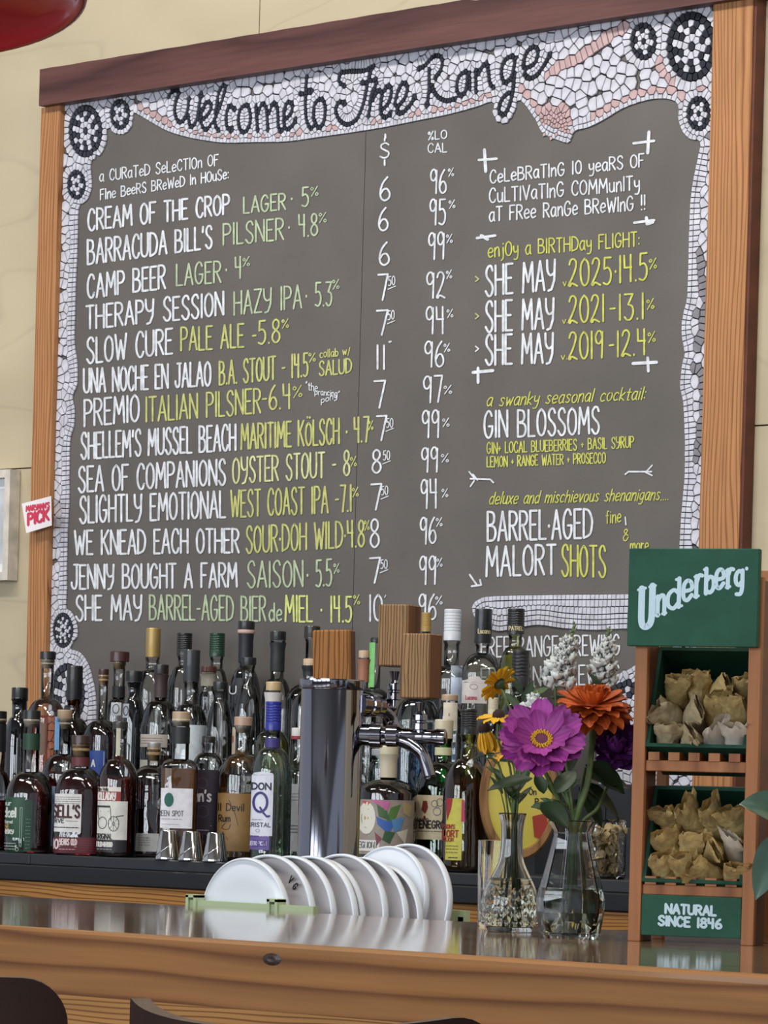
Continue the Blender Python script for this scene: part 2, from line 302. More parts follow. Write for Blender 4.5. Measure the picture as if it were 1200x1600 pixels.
def glyph_runs(text, gap=1.6):
    x = 0; runs = []; wi = 0
    for ch in text:
        wd, s = G.get(ch, G[' ']); wi += ch == ' '
        for st in (s.split('|') if s else ()):
            sm = st[0] == '~'; pts = [tuple(float(q) for q in p.split(',')) for p in st.lstrip('~').split()]
            if sm: pts = catmull(pts, 4)
            runs.append([((x + a) / 10, b / 10) for a, b in pts] + [wi])
        x += wd + gap
    return runs, (x - gap) / 10
PK = [0]
def pen(mb, pts, wd, mapf, n=6):
    """a flat pen stroke with round ends; mapf(u, v) puts it on its surface"""
    for a, b in zip(pts, pts[1:]):
        L = math.dist(a, b)
        if L < 1e-7: continue
        PK[0] = (PK[0] + 7) % 31
        dx, dy = (b[0] - a[0]) / L * wd / 2, (b[1] - a[1]) / L * wd / 2
        mb.add([mapf(a[0] - dy, a[1] + dx), mapf(a[0] + dy, a[1] - dx), mapf(b[0] + dy, b[1] - dx), mapf(b[0] - dy, b[1] + dx)], [(0, 1, 2, 3)])
    for p in (pts if len(pts) < 4 else [pts[0], pts[-1]] + pts[1:-1]):
        PK[0] = (PK[0] + 7) % 31
        mb.add([mapf(p[0] + math.cos(2 * math.pi * k / n) * wd / 2, p[1] + math.sin(2 * math.pi * k / n) * wd / 2) for k in range(n)], [tuple(range(n))])
def write(mb, text, u0, u1, v0, v1, h, wd, mapf, slant=0, h1=None, wob=0, only=None):
    """text from (u0,v0) to (u1,v1) on its baseline, capitals h tall, in whatever plane coordinates mapf takes (v grows downwards)"""
    runs, tw = glyph_runs(text); h1 = h1 or h
    for r in runs:
        k = r[-1]; r = r[:-1]
        if only is not None and k != only: continue
        o = random.uniform(-wob, wob); q = []
        for (x, y) in r:
            t = x / tw; hh = h + (h1 - h) * t
            q.append((u0 + (u1 - u0) * t + slant * y * hh, v0 + (v1 - v0) * t - y * hh + o))
        pen(mb, q, wd, mapf)
# ================================================================== the room
YW = 5.67; ZB = EYE.z - .183; ZS = EYE.z - .132
m_ply = plymat('plywood', (192, 179, 151), (178, 165, 137), (110, 98, 82))
m_gap = pbr('dark_gap', (70, 55, 38), .9)
zseam = onY(33, 733, YW).z; xseam = onY(412, 20, YW).x
wall = MB().box((-9.5, YW, 0), (1.6, YW + .1, 4.2)).build('wall_back', m_gap); tag(wall, kind='structure')
k0 = math.ceil((-9.5 - xseam) / 1.22)
for k in range(k0, k0 + 10):
    xa, xb = max(-9.5, xseam + k * 1.22), min(1.6, xseam + (k + 1) * 1.22)
    if xb - xa < .05: continue
    MB().box((xa + .0015, YW - .012, zseam + .0015), (xb - .0015, YW, 4.2)).build('plywood_panel', m_ply, wall)
    MB().box((xa + .0015 - .0, YW - .012, .0), (xb - .0015, YW, zseam - .0015)).build('plywood_panel', m_ply, wall)
YWF = YW - .0135
fl = MB().box((-9.5, -3.6, -.1), (1.6, YW + .1, 0)).build('floor', pbr('concrete_floor', (120, 112, 104), .45, var=.2, vscale=3)); tag(fl, kind='structure')
ce = MB().box((-9.5, -3.6, 4.2), (1.6, YW + .1, 4.3)).build('ceiling', pbr('ceiling_paint', (120, 118, 114), .9)); tag(ce, kind='structure')
wf = MB(); xs = [-9.5] + [q for x in WINX for q in (x - 1, x + 1)] + [1.6]
for i in range(0, len(xs), 2): wf.box((xs[i], -3.6, 0), (xs[i + 1], -3.5, 4.2))
for x in WINX: wf.box((x - 1, -3.6, 0), (x + 1, -3.5, 1.05)); wf.box((x - 1, -3.6, 3.65), (x + 1, -3.5, 4.2))
tag(wf.build('wall_front', pbr('brick_paint', (110, 96, 84), .85)), kind='structure')
m_dark = pbr('dark_window_metal', (38, 38, 40), .4)
for i, x in enumerate(WINX):
    b = MB()
    for q in (-1, -.34, .3, .94): b.box((x + q, -3.5, 1.05), (x + q + .06, -3.36, 3.65))
    for z in (1.05, 1.9, 2.75, 3.6): b.box((x - 1, -3.5, z), (x + 1, -3.37, z + .05))
    tag(b.build('window_%d' % (i + 1), m_dark), kind='structure')

# ================================================================== menu board
YB = 5.640
def P2(u, v, Y=YB): p = onY(u, v, Y); return (p.x, p.z)
xl = P2(96, 400)[0]; xr = P2(1112, 400)[0]; zt = P2(600, 86)[1]
pl_ = P2(66, 150, 5.62); xL = P2(61, 300, 5.625)[0]; xR = P2(1169, 300, 5.625)[0]
zb = 1.13; zh0 = P2(65, 166, 5.61)[1]; zh1 = P2(65, 109, 5.61)[1]
board = empty('menu_board', ((xL + xR) / 2, YW - .03, zb), 0, 'large grey chalk menu board with white mosaic border and wooden frame on the plywood wall', 'menu board')
board['label'] = board['label']
Binv = Matrix.Translation(-Vector(board.location))
def bpart(mb, name, mat, **k):
    mb.v = [tuple(Binv @ Vector(p)) for p in mb.v]; return mb.build(name, mat, board, **k)
m_slate = pbr('slate_paint', (93, 88, 84), .62, var=.07, vscale=5, bump=.1, bscale=300)
xj = P2(561, 600)[0]
for a, b in ((xl - .02, xj - .0008), (xj + .0008, xr + .02)):
    bpart(MB().box((a, YB, zb), (b, YWF, zh0 + .03)), 'slate_panel', m_slate)
m_oak1 = wood('orange_fir_post', (176, 126, 84), (164, 113, 72), (130, 82, 50), 'Z', rings=95, dist=1.3, off=3.1, rough=.5)
m_red = wood('red_brown_header', (100, 66, 62), (92, 60, 57), (70, 45, 44), 'X', rings=10, dist=2, off=1, rough=.45, var=.5)
m_edge = pbr('dark_post_edge', (92, 46, 30), .6, var=.15, vscale=20)
bpart(MB().box((xL, 5.625, zb - .1), (xl, YWF, zh0)), 'side_post', m_oak1)
bpart(MB().box((xr, 5.625, zb - .1), (xR, YWF, zh0)), 'side_post', m_oak1)
bpart(MB().box((xR, 5.628, zb - .1), (xR + .006, YWF, zh0 + .01)), 'post_edge', m_edge)
hb = MB(); n = 60; x0, x1 = P2(64, 140, 5.61)[0], xR + .02; top = []
xnick = onY(738, 8, 5.61).x
for i in range(n + 1):
    x = x0 + (x1 - x0) * i / n; top.append((x, zh1 + .0005 * math.sin(i * 1.7) - (.012 if abs(x - xnick) < .012 else .005 if abs(x - xnick - .02) < .03 else 0)))
hb.prism([(x0, zh0)] + [(x1, zh0)] + list(reversed(top)), 5.605, YWF)
bpart(hb, 'header_beam', m_red)
# --- the mosaic: every tile is the Voronoi cell of a hand-placed or scattered site
px = lambda L_: [P2(*p) for p in L_]
EDGE = [(152, 1400), (152, 1200), (152, 1100), (146, 1060), (138, 1035), (125, 1018), (110, 1013), (117, 1003), (120, 985), (113, 965), (105, 952), (106, 920), (106, 880), (107, 830), (110, 780), (110, 740), (111, 690), (117, 665),
 (118, 640), (115, 620), (122, 600), (122, 565), (118, 535), (119, 480), (120, 440), (122, 400), (123, 360), (125, 325), (138, 312), (145, 290), (143, 262), (147, 246), (158, 238), (165, 222), (168, 203), (180, 202), (195, 203), (204, 194), (206, 180),
 (214, 178), (235, 190), (262, 205), (290, 214), (320, 220), (355, 224), (400, 223), (450, 222), (500, 215), (550, 208), (600, 200), (650, 190), (700, 180), (745, 168), (770, 160), (776, 176), (784, 187), (794, 186), (802, 172), (812, 158), (822, 165), (838, 188), (848, 207), (868, 218), (890, 223), (899, 206),
 (920, 200), (945, 188), (975, 170), (1010, 158), (1040, 155), (1060, 163), (1061, 185), (1067, 205), (1080, 218), (1095, 222), (1092, 245), (1084, 285), (1079, 330), (1077, 400), (1076, 440), (1074, 470), (1067, 500), (1067, 530), (1071, 552), (1066, 575), (1064, 605), (1069, 632), (1071, 680), (1071, 740), (1067, 790), (1064, 830), (1062, 870),
 (1058, 905), (1040, 925), (975, 928), (870, 929), (775, 931), (750, 936), (739, 950), (748, 972), (775, 986), (800, 984), (840, 977), (880, 982), (930, 985), (975, 983), (1010, 986), (1022, 1005), (1005, 1030), (975, 1050), (948, 1057), (929, 1076), (922, 1110), (926, 1150), (936, 1200), (940, 1400)]
sites = []      # (x, z, kind) kind: w white, k black, p pink, g grey, None ghost
cell = .012; gridd = {}
def near(p, d, skip_ghost=False):
    a, b = int(p[0] // cell), int(p[1] // cell); r = int(d // cell) + 1
    for i in range(a - r, a + r + 1):
        for j in range(b - r, b + r + 1):
            for q in gridd.get((i, j), ()):
                if math.dist(q[:2], p) < d and not (skip_ghost and q[2] is None): return True
    return False
def put(p, kind, d):
    if near(p, d): return False
    s_ = (p[0], p[1], kind); sites.append(s_); gridd.setdefault((int(p[0] // cell), int(p[1] // cell)), []).append(s_); return True
edge = catmull(px(EDGE), 3)
def inpoly(p, poly):
    c = False; x, y = p; j = len(poly) - 1
    for i in range(len(poly)):
        a, b = poly[i], poly[j]
        if (a[1] > y) != (b[1] > y) and x < (b[0] - a[0]) * (y - a[1]) / (b[1] - a[1]) + a[0]: c = not c
        j = i
    return c
S = .0105
def arcpx(cx, cy, rx, ry, f, n, ph=0): return [P2(cx + rx * f * math.cos(2 * math.pi * i / n + ph), cy + ry * f * math.sin(2 * math.pi * i / n + ph)) for i in range(n)]
MED = [(135, 205, 25, 39, 3), (189, 179, 15, 23, 2), (121, 289, 14, 22, 2), (100, 985, 15, 26, 3), (107, 1085, 26, 46, 3), (1082, 73, 37, 52, 3), (1007, 65, 20, 28, 2), (1093, 178, 18, 26, 2), (983, 1108, 36, 44, 3)]
for (cx, cy, rx, ry, big) in MED:
    put(P2(cx, cy), 'k', .001)
    per = (rx + ry) * math.pi * .0018
    rings = {2: [(.34, 7, 'w'), (.62, 10, 'wk'), (.90, 16, 'k'), (1.18, 22, 'w')], 3: [(.28, 8, 'w'), (.50, 12, 'wk'), (.70, 18, 'kw'), (.93, 26, 'k'), (1.16, 30, 'w')]}[big]
    for f, n_, kk in rings:
        for i, p in enumerate(arcpx(cx, cy, rx, ry, f, n_, .2 * f)): put(p, kk[i % len(kk)], .0035)
LET = [[(265,152),(272,142),(281,145),(276,160),(275,178),(281,191),(290,186),(295,170),(297,152)], [(295,175),(299,198),(308,190),(313,165),(316,145)],
 [(314,190),(324,182),(332,168),(327,160),(318,170),(316,190),(322,203),(332,196)], [(332,196),(342,175),(352,145),(352,134),(345,142),(339,170),(338,195),(344,205)],
 [(368,172),(360,166),(355,182),(357,200),(366,204)], [(386,164),(377,172),(374,190),(379,206),(388,203),(393,185),(390,168),(386,164)],
 [(402,165),(404,205)], [(404,180),(411,163),(418,172),(420,205)], [(420,182),(428,162),(435,170),(437,200),(444,204)], [(444,190),(456,178),(458,163),(450,162),(445,180),(448,202),(458,197),(464,186)],
 [(481,120),(479,150),(480,185),(487,201),(494,195)], [(470,147),(490,142)], [(500,155),(493,165),(492,185),(499,200),(507,192),(510,172),(506,157),(500,155)],
 [(540,135),(532,128),(534,115),(548,112),(570,111),(586,103)], [(583,105),(576,130),(570,160),(560,185),(545,195),(532,188),(526,172),(532,160),(542,163)], [(566,130),(590,124)],
 [(590,130),(582,150),(577,185)], [(580,165),(592,142),(599,146)], [(600,172),(610,158),(613,140),(606,135),(599,150),(596,172),(602,184),(613,176)], [(622,168),(634,154),(638,136),(630,131),(622,148),(619,166),(626,178),(640,168),(651,148)],
 [(672,108),(672,140),(668,168)], [(655,108),(665,103),(680,88),(692,92),(690,110),(678,125)], [(676,133),(684,150),(700,158),(714,153)], [(730,112),(719,120),(715,138),(721,150),(729,142),(734,114),(736,142)],
 [(745,110),(745,146)], [(745,125),(756,104),(763,102),(767,130),(774,138)], [(803,88),(790,95),(785,115),(791,130),(802,118),(807,92),(805,125),(799,160),(789,180),(781,172),(787,154),(803,140)],
 [(822,108),(838,98),(842,80),(834,74),(824,84),(819,105),(825,122),(842,116),(862,84)]]
for st in LET:
    c_ = resample(catmull(px(st), 5), .0068)
    for p in c_: put(p, 'k', .0048)
for st in LET:
    c_ = resample(catmull(px(st), 5), .009)
    for i in range(1, len(c_) - 1):
        dx, dy = c_[i + 1][0] - c_[i - 1][0], c_[i + 1][1] - c_[i - 1][1]; L_ = math.hypot(dx, dy) or 1
        for s_ in (-1, 1):
            q = (c_[i][0] - s_ * dy / L_ * .0085, c_[i][1] + s_ * dx / L_ * .0085)
            put(q, 'w', .0052)
for st in LET:
    c_ = catmull(px(st), 5)
    for e_, f_ in ((c_[0], c_[1]), (c_[-1], c_[-2])):
        a_ = math.atan2(e_[1] - f_[1], e_[0] - f_[0])
        for q in (-1.1, -.4, .4, 1.1): put((e_[0] + .0085 * math.cos(a_ + q), e_[1] + .0085 * math.sin(a_ + q)), 'w', .0055)
rs = resample(edge, S)
for i in range(1, len(rs) - 1):
    dx, dy = rs[i + 1][0] - rs[i - 1][0], rs[i + 1][1] - rs[i - 1][1]; L_ = math.hypot(dx, dy) or 1
    nx, ny = -dy / L_, dx / L_      # walks up the left side, over the top, down the right: left-hand normal points outwards
    o = lambda k: (rs[i][0] + nx * S * k, rs[i][1] + ny * S * k)
    topside = 38 * 3 < i * 0 + 1 or rs[i][1] > P2(600, 240)[1] and rs[i][0] > P2(206, 180)[0]
    a = put(o(.5), 'w', S * .62)
    if a: put(o(-.5), None, S * .45)
    put(o(-1.5), None, S * .4)
    if topside and P2(1061, 185)[0] > rs[i][0]:
        if i % 2: put(o(1.25), 'p', S * .62)
    else: put(o(1.45), 'w', S * .68)
    if rs[i][1] < P2(600, 960)[1] and rs[i][0] > P2(700, 960)[0]:
        put(o(2.4), 'w', S * .7); put(o(3.3), 'w', S * .7)
PINK = [(815, 138), (850, 118), (900, 92), (950, 58), (1000, 36), (1024, 42), (1031, 75), (1038, 112), (1062, 128), (1090, 137), (1108, 150), (1115, 172)]
for p in resample(catmull(px(PINK), 4), .014): put(p, 'p', .008)
GREY = [(1114, 180), (1109, 215), (1100, 262), (1093, 310), (1090, 360), (1092, 400), (1100, 440), (1103, 480), (1100, 510), (1091, 540), (1080, 545), (1072, 525), (1074, 500), (1083, 488), (1093, 495)]
GREY2 = [(1096, 700), (1100, 640), (1100, 590), (1088, 572), (1076, 585), (1073, 610), (1082, 628)]
GREY3 = [(1101, 600), (1100, 660), (1093, 690), (1085, 730), (1076, 765), (1070, 810), (1068, 870)]
for g_ in (GREY, GREY2, GREY3):
    for p in resample(catmull(px(g_), 4), .013): put(p, 'g', .0075)
for k in range(600):
    a_, r_ = random.random() * 6.283, random.random() ** .5; p = P2(869 + 25 * r_ * math.cos(a_), 194 + 24 * r_ * math.sin(a_))
    put(p, 'p', .0062)
grey = edge; x_a, x_b, z_a, z_b = xl + .001, xr - .001, zb, zh0 + .006
def poisson(n_, d, cond):
    for _ in range(n_):
        p = (random.uniform(x_a, x_b), random.uniform(z_a, z_b))
        if cond(p) and not near(p, d) and not inpoly(p, grey): put(p, 'w', 0)
xm1, xm2 = P2(150, 600)[0], P2(1060, 600)[0]; zmid = P2(600, 300)[1]
poisson(26000, .0215, lambda p: p[1] > zmid)
poisson(14000, .0125, lambda p: p[1] <= zmid and p[0] < xm1)
poisson(14000, .0150, lambda p: p[1] <= zmid and p[0] > xm2 - .3)
poisson(16000, .0150, lambda p: p[1] > zmid)
poisson(16000, .0118, lambda p: p[1] <= zmid)
def clip(poly, nx, ny, c):
    out = []; m_ = len(poly)
    for i in range(m_):
        a, b = poly[i], poly[(i + 1) % m_]; da = a[0] * nx + a[1] * ny - c; db = b[0] * nx + b[1] * ny - c
        if da <= 0: out.append(a)
        if (da < 0) != (db < 0) and da != db:
            t = da / (da - db); out.append((a[0] + (b[0] - a[0]) * t, a[1] + (b[1] - a[1]) * t))
    return out
cells = []; gap = .0011
for (x, z, kind) in sites:
    if kind is None: continue
    rad = .016; poly = [(x + rad * math.cos(k * math.pi / 4), z + rad * math.sin(k * math.pi / 4)) for k in range(8)]
    a, b = int(x // cell), int(z // cell); nb = []
    for i in range(a - 3, a + 4):
        for j in range(b - 3, b + 4):
            for q in gridd.get((i, j), ()):
                d = math.dist(q[:2], (x, z))
                if 0 < d < .034: nb.append((d, q))
    nb.sort(key=lambda t: t[0])
    for d, q in nb:
        nx, ny = (q[0] - x) / d, (q[1] - z) / d
        poly = clip(poly, nx, ny, x * nx + z * ny + d / 2 - gap / 2)
        if len(poly) < 3: break
    for nx, ny, c_ in ((1, 0, x_b), (-1, 0, -x_a), (0, 1, z_b), (0, -1, -z_a)):
        if len(poly) >= 3: poly = clip(poly, nx, ny, c_)
    if len(poly) < 3: continue
    A = abs(sum(poly[i - 1][0] * poly[i][1] - poly[i][0] * poly[i - 1][1] for i in range(len(poly)))) / 2
    if A > 8e-6: cells.append((A, poly, kind))
cells.sort(key=lambda t: -t[0])
m_tile = {'w': pbr('white_tile', (200, 200, 210), .3, var=.10, vscale=45, coat=.3), 'k': pbr('black_tile', (30, 32, 42), .22, coat=.5), 'p': pbr('pink_tile', (188, 160, 160), .35, var=.1, vscale=45), 'g': pbr('grey_tile', (128, 126, 132), .35, var=.1, vscale=40)}
stuff = {k: MB() for k in 'wkpg'}
for i, (A, poly, kind) in enumerate(cells):
    if sum((poly[k - 1][0] * poly[k][1] - poly[k][0] * poly[k - 1][1]) for k in range(len(poly))) < 0: poly = poly[::-1]
    cx_, cz_ = sum(p[0] for p in poly) / len(poly), sum(p[1] for p in poly) / len(poly)
    d_ = random.uniform(-.0006, .0006); tx, tz = random.uniform(-.03, .03), random.uniform(-.03, .03); m_ = len(poly)
    vs = [(p[0] - cx_, YB - .0005 + .001, p[1] - cz_) for p in poly] + [(.9 * (p[0] - cx_), YB - .0035 + d_ + tx * (p[0] - cx_) + tz * (p[1] - cz_), .9 * (p[1] - cz_)) for p in poly]
    fs = [tuple(range(m_, 2 * m_))] + [(k, (k + 1) % m_, m_ + (k + 1) % m_, m_ + k) for k in range(m_)]
    if i < 300:
        mb = MB().add([(a, b - YB, c) for a, b, c in vs], fs); mb.build('mosaic_tile', m_tile[kind], board, loc=(cx_ - board.location.x, YB - board.location.y, cz_ - board.location.z))
    else: stuff[kind].add([(a + cx_, b, c + cz_) for a, b, c in vs], fs)
for k, mb in stuff.items():
    tag(bpart(mb, {'w': 'white_tiles', 'k': 'black_tiles', 'p': 'pink_tiles', 'g': 'grey_tiles'}[k], m_tile[k]), kind='stuff')
# grout bed just proud of the slate, under the tiles only
bed = MB()
for (A, poly, kind) in cells:
    cx_, cz_ = sum(p[0] for p in poly) / len(poly), sum(p[1] for p in poly) / len(poly)
    if sum((poly[k - 1][0] * poly[k][1] - poly[k][0] * poly[k - 1][1]) for k in range(len(poly))) < 0: poly = poly[::-1]
    ps = [(cx_ + (p[0] - cx_) * 1.15, YB - .0007, cz_ + (p[1] - cz_) * 1.15) for p in poly]; bed.add(ps, [tuple(range(len(ps)))])
tag(bpart(bed, 'grout', pbr('dark_grout', (48, 46, 52), .9)), kind='stuff')
# --- chalk pen writing
WH, YG, YL, PG = (214, 218, 224), (188, 190, 116), (194, 196, 92), (174, 190, 156)
def bm_(u, v): p = onY(u, v, YB - .0012 - PK[0] * 1.5e-5); return p
T = []   # text, x0, x1, baseline y0, y1, capital height, pen, colour
def t(s_, a, b, y0, y1, h, c_, wd=3.4, h1=None, sl=0): T.append((s_, a, b, y0, y1, h, c_, wd, h1, sl))
t('a CURaTeD SeLeCTIOn OF', 156, 341, 284, 258, 17, WH, 2); t('FIne BeeRS BReWeD In HOuSe:', 157, 357, 312, 279, 16, WH, 2)
t('CREAM OF THE CROP', 138, 358, 360, 334, 33, WH, h1=30); t('LAGER', 381, 446, 333, 327, 25, PG, 2.8); t('| 5', 455, 482, 324, 322, 30, PG, 2.8); t('%', 485, 497, 307, 306, 15, PG, 1.6)
t("BARRACUDA BILL'S", 137, 331, 413, 387, 38, WH, h1=34); t('PILSNER', 349, 443, 383, 374, 33, PG, 2.8); t('| 4.8', 451, 496, 371, 368, 34, PG, 2.8); t('%', 498, 510, 348, 347, 15, PG, 1.6)
t('CAMP BEER', 137, 258, 466, 450, 36, WH); t('LAGER', 276, 345, 446, 441, 33, PG, 2.8); t('| 4', 353, 377, 437, 435, 34, PG, 2.8); t('%', 379, 390, 417, 415, 14, PG, 1.6)
t('THERAPY SESSION', 135, 349, 514, 492, 36, WH); t('HAZY IPA', 366, 471, 492, 481, 36, PG, 2.8); t('| 5.3', 478, 518, 479, 477, 36, PG, 2.8); t('%', 519, 530, 452, 451, 15, PG, 1.6)
t('SLOW CURE', 136, 269, 568, 552, 39, WH); t('PALE ALE -', 283, 400, 548, 541, 36, YG, 3); t('5.8', 404, 437, 538, 535, 36, YG, 3); t('%', 440, 451, 513, 512, 14, YG, 1.6)
t('UNA NOCHE EN JALAO', 131, 329, 614, 602, 37, WH); t('B.A. STOUT - 14.5', 343, 481, 601, 588, 36, YG, 3); t('%', 482, 493, 566, 565, 14, YG, 1.6)
t('collab w/', 500, 547, 559, 554, 12, YG, 1.7); t('SALUD', 499, 549, 587, 582, 22, YG, 2.6)
t('PREMIO', 132, 217, 666, 658, 41, WH); t('ITALIAN PILSNER', 228, 407, 659, 645, 38, YG, 3); t('-6.4', 410, 454, 641, 638, 38, YG, 3); t('%', 457, 472, 622, 620, 18, YG, 1.6)
t('"the', 478, 496, 608, 612, 12, WH, 1.4); t('prancing', 492, 527, 617, 619, 9, WH, 1.3); t('pony"', 502, 531, 630, 620, 9, WH, 1.3)
t("SHELLEM'S MUSSEL BEACH", 127, 368, 717, 703, 40, WH); t('MARITIME KÖLSCH | 4.7', 377, 576, 702, 690, 39, YG, 3.1); t('%', 575, 583, 672, 671, 14, YG, 1.6)
t('SEA OF COMPANIONS', 123, 352, 769, 757, 39, WH); t('OYSTER STOUT - 8', 364, 546, 755, 743, 39, (204, 206, 150), 3); t('%', 547, 557, 729, 728, 15, YG, 1.6)
t('SLIGHTLY EMOTIONAL', 125, 352, 817, 808, 41, WH); t('WEST COAST IPA -7.1', 361, 549, 808, 799, 41, YG, 3); t('%', 550, 560, 777, 776, 15, YG, 1.6)
t('WE KNEAD EACH OTHER', 117, 373, 866, 863, 37, WH); t('SOUR|DOH WILD|4.8', 385, 569, 864, 854, 41, YG, 3); t('%', 569, 577, 829, 828, 15, YG, 1.6)
t('JENNY BOUGHT A FARM', 112, 370, 920, 917, 37, WH); t('SAISON', 387, 473, 918, 916, 40, PG, 3); t('| 5.5', 480, 518, 917, 915, 41, PG, 3); t('%', 521, 530, 896, 895, 15, PG, 1.6)
t('SHE MAY', 119, 221, 969, 968, 38, WH); t('BARREL-AGED BIER', 234, 415, 968, 970, 38, PG, 3); t('de', 421, 440, 970, 970, 27, PG, 2.8); t('MIEL | 14.5', 446, 549, 971, 972, 40, (208, 214, 130), 3); t('%', 552, 562, 945, 944, 15, YG, 1.6)
t('$', 594, 608, 248, 247, 25, WH, 2.6)
for s_, a, b, y, h in (('6', 594, 609, 314, 37), ('6', 592, 606, 361, 36), ('6', 593, 608, 415, 36), ('7', 591, 606, 469, 40), ('7', 589, 606, 524, 38), ('11', 588, 602, 577, 37), ('7', 585, 602, 638, 42), ('7', 589, 604, 688, 38), ('8', 582, 595, 740, 36), ('7', 580, 596, 797, 40), ('8', 579, 592, 856, 44), ('7', 578, 594, 911, 39), ('10', 577, 597, 970, 40)): t(s_, a, b, y, y - 1, h, WH, 3)
for a, y in ((607, 446), (606, 500), (604, 668), (599, 719), (596, 774), (595, 889)):
    t('50', a, a + 10, y, y - 1, 14, WH, 1.5); T.append(('_', a - 1, a + 11, y + 6, y + 1, 0, WH, 1.4, None, 0))
t('*', 607, 612, 547, 546, 14, WH, 1.3); t("'", 600, 604, 944, 944, 14, WH, 1.3)
t('%LO', 669, 698, 219, 216, 13, WH, 1.9); t('CAL', 669, 698, 239, 237, 14, WH, 1.9)
for s_, a, b, y, h, (c_, d_, e_) in (('96', 673, 697, 302, 37, (700, 709, 276)), ('95', 672, 696, 351, 39, (701, 711, 326)), ('99', 670, 694, 405, 41, (697, 707, 380)), ('92', 667, 695, 466, 40, (697, 706, 436)), ('94', 666, 694, 522, 42, (698, 708, 497)), ('96', 664, 693, 574, 40, (693, 703, 550)),
    ('97', 662, 691, 629, 41, (693, 706, 616)), ('99', 660, 686, 684, 42, (691, 702, 667)), ('99', 659, 684, 738, 38, (689, 701, 723)), ('94', 658, 683, 795, 45, (690, 700, 777)), ('96', 657, 681, 850, 41, (681, 691, 823)), ('99', 656, 681, 914, 44, (682, 691, 886)), ('96', 655, 681, 969, 40, (680, 691, 945))):
    t(s_, a, b, y, y - 1, h, WH, 2.8); t('%', c_, d_, e_, e_ - 1, 13, WH, 1.4)
t('CeLeBRaTInG 10 yeaRS OF', 766, 1006, 286, 260, 20, WH, 2.4); t('CuLTIVaTInG COMMunITy', 765, 999, 317, 296, 22, WH, 2.4); t('aT FRee RanGe BReWInG !!', 765, 1008, 346, 327, 22, WH, 2.4)
t('enjOy a BIRTHDay FLIGHT:', 763, 999, 402, 384, 22, YL, 2.3)
t('SHE MAY', 759, 867, 462, 452, 46, WH, 3.6); t('2025', 889, 955, 447, 444, 42, YL, 3); t('|14.5', 961, 1011, 443, 437, 42, YL, 3); t('v.', 880, 888, 447, 446, 10, YL, 1.5); t('%', 1014, 1026, 421, 419, 16, YL, 1.6)
t('SHE MAY', 759, 865, 518, 513, 47, WH, 3.6); t('2021', 889, 944, 505, 502, 42, YL, 3); t('-13.1', 953, 1006, 501, 498, 40, YL, 3); t('v.', 879, 887, 506, 505, 10, YL, 1.5); t('%', 1010, 1022, 484, 482, 16, YL, 1.6)
t('SHE MAY', 759, 864, 570, 566, 46, WH, 3.6); t('2019', 889, 942, 562, 559, 42, YL, 3); t('-12.4', 952, 1009, 558, 554, 40, YL, 3); t('v.', 877, 886, 562, 561, 10, YL, 1.5); t('%', 1012, 1024, 536, 534, 16, YL, 1.6)
t('a swanky seasonal cocktail:', 760, 1007, 635, 624, 20, YL, 1.9, sl=.25)
t('GIN BLOSSOMS', 757, 936, 684, 677, 41, WH, 3.4); t('GIN+ LOCAL BLUEBERRIES + BASIL SYRUP', 761, 990, 709, 699, 17, YL, 1.9); t('LEMON + RANGE WATER + PROSECCO', 761, 946, 730, 723, 16, YL, 1.9)
t('deluxe and mischievous shenanigans....', 764, 1044, 788, 781, 19, YL, 1.8, sl=.25)
t('BARREL|AGED', 762, 925, 845, 840, 45, WH, 3.6); t('MALORT', 760, 868, 900, 897, 46, WH, 3.6); t('SHOTS', 878, 946, 900, 901, 48, YL, 3.2)
t('fine', 947, 970, 818, 816, 20, YL, 1.8); t('&', 974, 982, 846, 845, 20, YL, 1.8); t('more', 985, 1013, 862, 861, 20, YL, 1.8)
t('FREE RANGE BREWING', 752, 968, 1027, 1023, 31, WH, 2.6); t('FREERANGEBREWING', 752, 968, 1074, 1068, 30, WH, 2.6)
bycol = {}
random.seed(3)
for (s_, a, b, y0, y1, h, c_, wd, h1, sl) in T:
    mc = pbr('chalk_%d_%d_%d' % c_, c_, .8, var=.12, vscale=60)
    if s_ == '_': mb = MB(); pen(mb, [(a, y0), (b, y1)], wd, bm_); bpart(mb, 'underline', mc)
    for wi in range(s_.count(' ') + 1 if s_ != '_' else 0):
        mb = MB(); write(mb, s_, a, b, y0, y1, h, wd, bm_, slant=sl, h1=h1, wob=.5, only=wi)
        if mb.v: bpart(mb, 'written_word', mc)
AR = [([(757, 234), (759, 268)], 5), ([(748, 250), (776, 248)], 4), ([(1014, 206), (1012, 239)], 5), ([(990, 224), (1022, 220)], 4), ([(745, 372), (774, 368)], 4), ([(752, 368), (762, 374)], 5), ([(991, 348), (1022, 344)], 4), ([(1010, 340), (1011, 350), (1020, 347)], 5),
 ([(747, 575), (747, 598)], 4.5), ([(739, 582), (770, 579)], 5), ([(989, 568), (1026, 566)], 5), ([(1012, 559), (1013, 580)], 4.5), ([(735, 748), (766, 749), (771, 754)], 2.6), ([(733, 737), (742, 748)], 2.4), ([(735, 760), (741, 751)], 2.4), ([(739, 741), (746, 750)], 2.2),
 ([(977, 741), (982, 737), (1018, 737)], 2.6), ([(1009, 738), (1019, 727)], 2.4), ([(1009, 738), (1019, 743)], 2.4), ([(734, 898), (745, 914)], 3), ([(737, 916), (752, 914)], 3), ([(752, 914), (750, 906)], 3), ([(977, 808), (978, 820)], 2), ([(602, 210), (602, 216)], 3), ([(601, 254), (601, 258)], 3)]
for p, wd in AR:
    mb = MB(); pen(mb, p, wd, bm_); bpart(mb, 'drawn_stroke', MATS['chalk_%d_%d_%d' % WH])
mb = MB()
